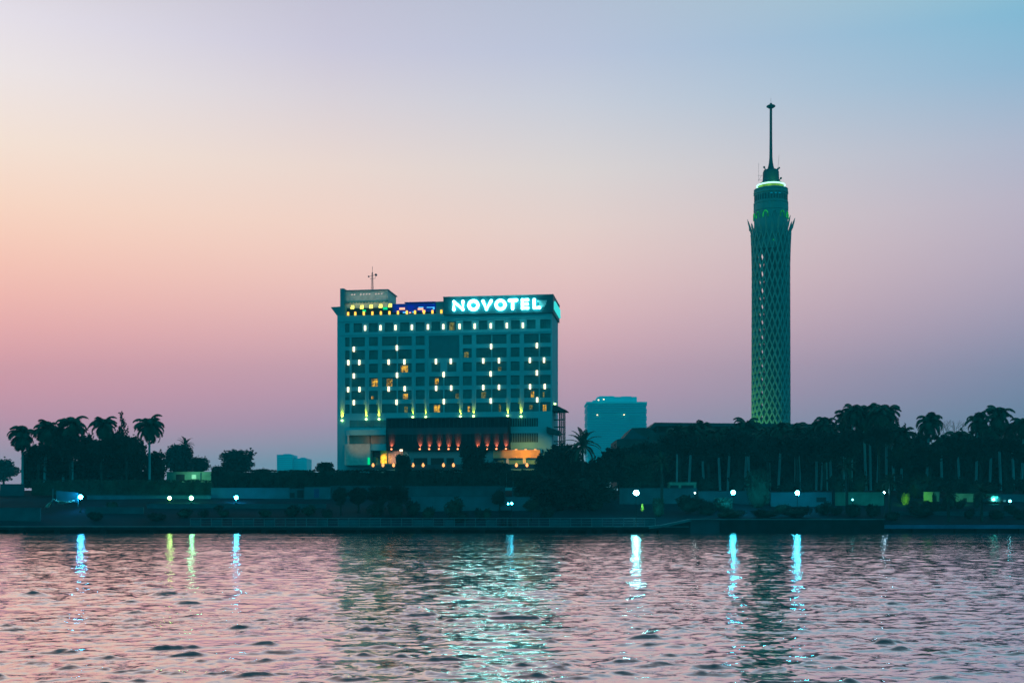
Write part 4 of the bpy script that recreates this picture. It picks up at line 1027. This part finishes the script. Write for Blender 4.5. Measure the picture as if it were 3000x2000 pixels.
# tarpaulin stall on the left bank
SY = 216.0; sx_ = X(180,SY); sg = ground_z(sx_,SY)
stall = thing('market_stall', 'open stall with tall pole and crumpled pale tarpaulins on the left bank', 'stall', (sx_,SY,sg))
def sp(px, py, y=0): return (X(px,SY)-sx_, y, Z(py,SY)-sg)
m = MB().tube([sp(155,1432),sp(155,1480)], .07, 6).tube([sp(226,1452,.5),sp(226,1484,.5)], .07, 6); m.build('pole', M['rail'], stall)
m = MB(); a,b,c,d = sp(157,1436,1.2),sp(222,1442,1.2),sp(222,1470,1.2),sp(157,1470,1.2)
m.hexa([d,c,(c[0],c[1]+.08,c[2]),(d[0],d[1]+.08,d[2]),a,b,(b[0],b[1]+.08,b[2]),(a[0],a[1]+.08,a[2])]); m.build('back_panel', M['wall_pale'], stall)
rng = random.Random(3)
def cloth(p0, p1, w, n, amp, name):
    m = MB(); P = []
    for i in range(n+1):
        t = i/n; cx = p0[0]+(p1[0]-p0[0])*t; cz = p0[2]+(p1[2]-p0[2])*t
        P.append([(cx+rng.uniform(-.1,.1), -.4+q*.35, cz + w*(math.sin(q*1.3+t*6)*.5) + rng.uniform(-amp,amp)) for q in range(4)])
    for i in range(n):
        for q in range(3): m.quad(P[i][q],P[i+1][q],P[i+1][q+1],P[i][q+1])
    o = m.build(name, M['tarp'], stall, True); s = o.modifiers.new('thick','SOLIDIFY'); s.thickness = .05
cloth(sp(134,1486), sp(156,1462), .22, 7, .06, 'tarpaulin'); cloth(sp(172,1472), sp(216,1466), .42, 11, .14, 'tarpaulin'); cloth(sp(156,1462), sp(174,1468), .2, 5, .05, 'tarpaulin')

# closed yellow parasol
PYY = 207.5; px_ = X(1882,PYY); gz = ground_z(px_,PYY)
par = thing('parasol', 'closed yellow parasol standing beside the brightest lamp', 'parasol', (px_,PYY,gz))
MB().tube([(0,0,0),(0,0,Z(1474,PYY)-gz)], .03, 6).build('pole', M['dark_metal'], par)
MB().lathe([(.10,Z(1497,PYY)-gz),(.30,Z(1492,PYY)-gz),(.22,Z(1484,PYY)-gz),(.10,Z(1476,PYY)-gz),(.02,Z(1474,PYY)-gz)], (0,0), 9).build('canopy', M['yellow'], par)
# dark kiosk on legs by the twin lamp
KY = 205.0; kx = X(1480,KY); kz = ground_z(kx,KY); kk = thing('raised_hut', 'dark hut on legs beside the twin lamp', 'hut', (kx,KY,kz))
MB().box(X(1461,KY)-kx, X(1499,KY)-kx, 0, 2, Z(1513,KY)-kz, Z(1496,KY)-kz).build('cabin', M['concrete_dark'], kk)
MB().box(X(1459,KY)-kx, X(1501,KY)-kx, -.2, 2.2, Z(1495.8,KY)-kz, Z(1494,KY)-kz).build('roof', M['concrete_dark'], kk)
for px in (1470,1482,1494): MB().box(X(px,KY)-kx-.1, X(px,KY)-kx+.1, .1, 1.8, 0, Z(1513.1,KY)-kz).build('leg', M['concrete_dark'], kk)
# parked car
CY = 224.0; cx_ = X(2908,CY); cz_ = ground_z(cx_,CY); car = thing('parked_car', 'dark parked car before the lit walls at the right', 'car', (cx_,CY,cz_))
P = [(-2.1,.35),(-2.1,.75),(-1.9,.9),(-1.2,.95),(-.6,1.42),(.7,1.45),(1.3,1.0),(1.95,.9),(2.12,.7),(2.12,.35)]
m = MB(); prism(m, P[::-1], -.8, .8); m.build('body', M['car'], car)
for x0 in (-1.3,1.3):
    for y0 in (-.82,.62):
        w = MB(); w.tube([(x0,y0,.32),(x0,y0+.2,.32)], .32, 14); w.build('wheel', M['rubber'], car)
for y0 in (-.55,.45): MB().box(-2.14,-2.105,y0,y0+.22,.62,.76).build('headlight', M['glint'], car)
m = MB(); m.box(-.55,.6,-.812,-.803,1.0,1.36); m.build('window', M['glass'], car)

# ------------------------------------------------------------------ jetty, quay and railing
JY = 199.0
def jx(px): return X(px, JY)
jet = thing('jetty', 'long low floating jetty with railing and dark piles along the near bank', 'jetty', (jx(1000), JY, 0))
ox = jx(1000)
z1, z0 = Z(1541,JY), Z(1551,JY)
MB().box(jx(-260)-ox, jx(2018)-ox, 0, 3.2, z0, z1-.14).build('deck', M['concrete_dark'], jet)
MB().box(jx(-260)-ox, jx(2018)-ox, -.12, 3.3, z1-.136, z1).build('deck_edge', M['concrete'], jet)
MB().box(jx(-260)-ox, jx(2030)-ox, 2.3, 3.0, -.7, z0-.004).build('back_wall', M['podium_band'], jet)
pile = None
for px in (30,60,165,300,440,560,700,772,846,908,931,966,1050,1142,1226,1318,1412,1506,1546,1634,1656,1726,1758,1818,1912,1956):
    if pile is None: pile = link('pile', MB().box(-.42,.42,.15,1.0,-.9,z0-.004).mesh('pile', M['concrete_dark']), jet, (jx(px)-ox,0,0))
    else: c = copy_child(pile, jet); c.location = (jx(px)-ox, 0, 0)
m = MB(); a, b = jx(545)-ox, jx(1925)-ox; zr0, zr1 = z1, Z(1517.5,JY+2.6)
m.tube([(a,2.6,zr1),(b,2.6,zr1)], .055, 6).tube([(a,2.6,zr1-.45),(b,2.6,zr1-.45)], .03, 5).tube([(a,2.6,zr1-.85),(b,2.6,zr1-.85)], .03, 5)
n = 44
for i in range(n+1): x = a+(b-a)*i/n; m.box(x-.04, x+.04, 2.56, 2.64, zr0, zr1)
m.build('railing', M['rail'], jet)
m = MB(); rng = random.Random(8)
for i in range(n):
    if rng.random() < .35: x = a+(b-a)*i/n; m.box(x+.12, x+(b-a)/n-.12, 2.585, 2.615, zr0+.08, zr1-.2)
m.build('rail_panel', M['wall_dim'], jet)
# gangway from the jetty to the quay
gy = JY + .4; gx = jx(1975); gw = thing('gangway', 'sloping gangway joining the jetty to the dark quay wall', 'gangway', (gx,gy,0))
q = lambda px, py: (X(px,gy)-gx, Z(py,gy))
m = MB(); prism(m, [q(1900,1541),q(1935,1537.5),q(2024,1519),q(2024,1526),q(1935,1545),q(1900,1548)][::-1], -.6, 1.6); m.build('ramp', M['concrete'], gw)
prismq = MB(); prism(prismq, [q(1930,1546),q(2022,1527),q(2022,1570),q(1930,1570)][::-1], -.2, 1.2); prismq.build('support', M['concrete_dark'], gw)
# quay wall
qx = jx(2305); qw = thing('quay_wall', 'tall dark concrete quay wall at the water below the palm grove', 'quay', (qx,JY,0))
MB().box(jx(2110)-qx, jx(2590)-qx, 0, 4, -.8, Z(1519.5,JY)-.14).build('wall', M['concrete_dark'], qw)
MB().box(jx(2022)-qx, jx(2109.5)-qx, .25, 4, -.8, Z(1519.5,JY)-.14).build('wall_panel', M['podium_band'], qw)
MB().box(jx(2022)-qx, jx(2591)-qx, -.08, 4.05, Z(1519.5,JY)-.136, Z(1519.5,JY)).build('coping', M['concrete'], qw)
lx = jx(2820); lj = thing('landing_stage', 'low bluish landing stage at the right end of the quay', 'landing stage', (lx,JY,0))
z1b = Z(1537,JY); blue = mat('blue_concrete', (0.03, 0.12, 0.22), .8, .25, .4)
MB().box(jx(2592)-lx, jx(3260)-lx, .1, 4, z1b-.62, z1b).build('deck', blue, lj)
MB().box(jx(2592)-lx, jx(3260)-lx, .6, 3.6, -.8, z1b-.624).build('base', M['concrete_dark'], lj)
p0 = None
for i in range(9):
    x = jx(2620+ i*62)-lx
    if p0 is None: p0 = link('pile', MB().box(-.3,.3,.12,.596,-.8,z1b-.626).mesh('pile', M['concrete_dark']), lj, (x,0,0))
    else: c = copy_child(p0, lj); c.location = (x,0,0)

# ------------------------------------------------------------------ lamps
def lamp(px, py, Y, r, color, strength, label, twin=None, post='dark_metal', light=0):
    r *= .85
    x = X(px,Y); gz = ground_z(x,Y); z = Z(py,Y)
    t = thing('street_lamp', label, 'street lamp', (x,Y,gz), 0, 'street lamps along the riverbank')
    h = z-gz
    MB().lathe([(.22,0),(.22,.25),(.1,.4),(.07,1.2),(.055,h-r-.12),(.13,h-r-.08),(.13,h-r*.9)], (0,0), 10).build('post', M[post], t, True)
    g = MB().ball((0,0,h), r, 16, 10).build('globe', emit('globe_glow', color, strength*2.3), t, True)
    if twin:
        dx = X(twin[0],Y)-x; MB().tube([(0,0,h-r-.15),(dx,0,h-r-.1),(dx,0,h-r*.6)], .04, 6).build('arm', M[post], t)
        MB().ball((dx,0,h-.05), twin[1], 12, 8).build('globe', g.data.materials[0], t, True)
    return t
CY_ = (.035,.60,.85)
lamp(236,1455,216,.42,(.04,.50,.95),70,'bright globe lamp beside the tarpaulin stall')
lamp(497,1458,224,.36,(.42,1.0,.20),22,'globe lamp under the green hedge, left one of a close pair')
lamp(561,1458,224,.40,(.22,1.0,.45),30,'globe lamp under the green hedge, right one of a close pair')
lamp(692,1457,224,.40,(.03,.58,.95),70,'lone blue-white globe lamp before the long pale garden wall')
lamp(1864,1443,204,.50,(.16,.85,.95),95,'brightest and largest globe lamp, on a dark post near the jetty end')
lamp(2148,1442,213,.44,CY_,90,'bright globe lamp below the lattice tower, left one on the quay')
lamp(2336,1443,213,.44,CY_,90,'bright globe lamp before the blue lit wall, right one on the quay')
lamp(1499,1474,205.8,.24,CY_,22,'small twin-headed lamp beside the dark raised hut',(1488.5,.14))
lamp(2498,1463,218,.20,(.15,.85,.9),3.5,'faint small lamp before the greenish dim wall')
lamp(2591,1442,211,.17,(.35,.8,1.0),40,'tiny bright lamp beside the squat palm at the quay end')
lamp(2959,1467,222,.28,(.15,.85,1.0),5,'faint cyan lamp before the bright wall at the right edge')
lamp(2036,1443,221,.15,(.6,1.0,1.0),12,'tiny lamp at the end of the retaining wall')

# ------------------------------------------------------------------ haze
m = MB().box(-1650, 1650, -80, 1640, -2.2, 203)
hz = m.build('haze', None); hz.data.materials.clear()
mh = bpy.data.materials.new('haze_air'); mh.use_nodes = True; nt = mh.node_tree; nt.nodes.clear()
o = nt.nodes.new('ShaderNodeOutputMaterial'); v = nt.nodes.new('ShaderNodeVolumePrincipled')
v.inputs['Color'].default_value = (0.04, 0.90, 1.0, 1); v.inputs['Density'].default_value = 0.00036; v.inputs['Anisotropy'].default_value = 0.0
nt.links.new(v.outputs[0], o.inputs['Volume']); mh.cycles.volume_sampling = 'EQUIANGULAR'; hz.data.materials.append(mh); tag(hz, 'teal dusk haze over the river', kind='stuff')

# ------------------------------------------------------------------ sky, sun
w = bpy.data.worlds.new('World'); scene.world = w; w.use_nodes = True; nt = w.node_tree; nt.nodes.clear()
N = nt.nodes.new; LK = nt.links.new
out = N('ShaderNodeOutputWorld'); tc = N('ShaderNodeTexCoord'); sep = N('ShaderNodeSeparateXYZ'); LK(tc.outputs['Generated'], sep.inputs[0])
def zel(y): t = (HOR-y)/F; return t/math.sqrt(1+t*t)
def ramp(stops):
    r = N('ShaderNodeValToRGB'); cr_ = r.color_ramp; cr_.interpolation = 'LINEAR'
    stops = sorted(stops, key=lambda s: s[0])
    while len(cr_.elements) < len(stops): cr_.elements.new(1.0)
    for e, (p, c) in zip(cr_.elements, stops): e.position = p
    for e, (p, c) in zip(cr_.elements, stops): e.color = tuple(c) + (1,)
    mr = N('ShaderNodeMapRange'); mr.inputs['From Min'].default_value = -.05; mr.inputs['From Max'].default_value = 1.0
    LK(sep.outputs['Z'], mr.inputs['Value']); LK(mr.outputs[0], r.inputs['Fac']); return r
def rp(z): return (z+.05)/1.05
ZEN = {k: [(rp(.50), lin(c)), (rp(.66), lin((115,145,165))), (rp(1.0), lin((40,100,120)))] for k, c in {'left': (238,202,194), 'mid': (230,198,196), 'center': (212,194,200), 'right': (160,182,200)}.items()}
# measured sky radiance: azimuth -> photo row -> linear colour
SKY = {'left': {0: [0.8306, 0.7482, 0.7874], 150: [0.9373, 0.853, 0.9229], 300: [1.0345, 0.9174, 0.9064], 500: [1.1623, 0.9169, 0.7728], 663: [1.2541, 0.841, 0.6491], 746: [1.2875, 0.7804, 0.597], 830: [1.3051, 0.7083, 0.5566], 912: [1.2996, 0.6319, 0.5304], 995: [1.2632, 0.5537, 0.5171], 1078: [1.1866, 0.4812, 0.5154], 1160: [1.061, 0.4225, 0.5217], 1244: [0.8691, 0.3842, 0.5312], 1360: [0.4739, 0.3858, 0.5367]}, 'mid': {0: [0.6455, 0.6099, 0.7429], 150: [0.7137, 0.6637, 0.8022], 300: [0.851, 0.7512, 0.7968], 500: [1.0534, 0.8246, 0.7362], 663: [1.1696, 0.8025, 0.6726], 746: [1.1954, 0.7598, 0.642], 830: [1.1915, 0.6979, 0.6145], 912: [1.1542, 0.6243, 0.5918], 995: [1.0788, 0.5434, 0.5735], 1078: [0.9626, 0.4653, 0.5596], 1160: [0.805, 0.4021, 0.5495], 1244: [0.5975, 0.3653, 0.5417], 1360: [0.2321, 0.3914, 0.5312]}, 'center': {0: [0.5404, 0.5883, 0.7352], 150: [0.59, 0.6296, 0.7935], 300: [0.709, 0.7139, 0.8025], 500: [0.9046, 0.7923, 0.7644], 663: [1.036, 0.7795, 0.7109], 746: [1.0764, 0.7426, 0.6809], 830: [1.0908, 0.6871, 0.651], 912: [1.0732, 0.6201, 0.6235], 995: [1.018, 0.5463, 0.5986], 1078: [0.9196, 0.4758, 0.5778], 1160: [0.7745, 0.4205, 0.562], 1244: [0.5714, 0.3923, 0.5514], 1360: [0.1903, 0.4317, 0.5471]}, 'right': {0: [0.3658, 0.6156, 0.7059], 150: [0.27, 0.5469, 0.7441], 300: [0.3464, 0.5476, 0.7456], 500: [0.5433, 0.5672, 0.712], 663: [0.6491, 0.5512, 0.6677], 746: [0.6605, 0.5258, 0.642], 830: [0.6395, 0.4886, 0.6144], 912: [0.5892, 0.4434, 0.5862], 995: [0.5134, 0.3929, 0.556], 1078: [0.4211, 0.3432, 0.524], 1160: [0.3255, 0.3023, 0.4896], 1244: [0.2384, 0.2779, 0.4506], 1360: [0.1726, 0.2942, 0.3878]}}
rmp = {k: ramp([(0, lin((30,70,85))), (rp(0), t[1360])] + [(rp(zel(y)), c) for y, c in t.items()] + ZEN[k]) for k, t in SKY.items()}
east = ramp([(0,lin((0,60,70))), (rp(0),lin((0,168,188))), (rp(.3),lin((5,206,226))), (rp(.7),lin((15,168,188))), (rp(1.0),lin((30,100,120)))])
at = N('ShaderNodeMath'); at.operation = 'ARCTAN2'; LK(sep.outputs['X'], at.inputs[0]); LK(sep.outputs['Y'], at.inputs[1])
def azmix(a0, a1, A, B):
    mz = N('ShaderNodeMapRange'); mz.inputs['From Min'].default_value = a0; mz.inputs['From Max'].default_value = a1; LK(at.outputs[0], mz.inputs['Value'])
    mx = N('ShaderNodeMix'); mx.data_type = 'RGBA'; LK(mz.outputs[0], mx.inputs['Factor']); LK(A, mx.inputs['A']); LK(B, mx.inputs['B']); return mx.outputs['Result']
mxr = azmix(.05, .40, azmix(-.15, .05, azmix(-.40, -.15, rmp['left'].outputs[0], rmp['mid'].outputs[0]), rmp['center'].outputs[0]), rmp['right'].outputs[0])
me_ = N('ShaderNodeMapRange'); me_.interpolation_type = 'SMOOTHSTEP'; me_.inputs['From Min'].default_value = .45; me_.inputs['From Max'].default_value = -.02; LK(sep.outputs['Y'], me_.inputs['Value'])
mx2 = N('ShaderNodeMix'); mx2.data_type = 'RGBA'; LK(me_.outputs[0], mx2.inputs['Factor']); LK(mxr, mx2.inputs['A']); LK(east.outputs[0], mx2.inputs['B'])
bg = N('ShaderNodeBackground'); bg.inputs['Strength'].default_value = 1.0; LK(mx2.outputs['Result'], bg.inputs['Color'])
sky = N('ShaderNodeTexSky'); sky.sky_type = 'NISHITA'; sky.sun_disc = False; sky.sun_elevation = R(-3.0); sky.sun_rotation = R(-28)
bg2 = N('ShaderNodeBackground'); bg2.inputs['Strength'].default_value = .05; LK(sky.outputs[0], bg2.inputs['Color'])
ad = N('ShaderNodeAddShader'); LK(bg.outputs[0], ad.inputs[0]); LK(bg2.outputs[0], ad.inputs[1]); LK(ad.outputs[0], out.inputs['Surface'])
sl = bpy.data.lights.new('sun', 'SUN'); sl.energy = .03; sl.angle = R(10); sl.color = (1.0,.62,.50)
so_ = bpy.data.objects.new('sun', sl); col.objects.link(so_)
so_.rotation_euler = (-Vector((math.sin(R(-28)), math.cos(R(-28)), math.tan(R(2))))).to_track_quat('-Z','Y').to_euler()

# ------------------------------------------------------------------ camera, render settings
cam = bpy.data.cameras.new('camera'); co = bpy.data.objects.new('camera', cam); col.objects.link(co)
co.location = (0,0,CH); co.rotation_euler = (R(90),0,0)
cam.sensor_width = 36; cam.lens = F/3000*36; cam.shift_y = (HOR-1000)/3000; cam.clip_start = .1; cam.clip_end = 6000
scene.camera = co
scene.view_settings.view_transform = 'Standard'; scene.view_settings.look = 'None'; scene.view_settings.exposure = 0; scene.view_settings.gamma = 1
cy = scene.cycles
cy.max_bounces = 6; cy.diffuse_bounces = 2; cy.glossy_bounces = 3; cy.volume_bounces = 0; cy.transparent_max_bounces = 8
cy.use_denoising = True; cy.caustics_reflective = False; cy.caustics_refractive = False
cy.sample_clamp_indirect = 50
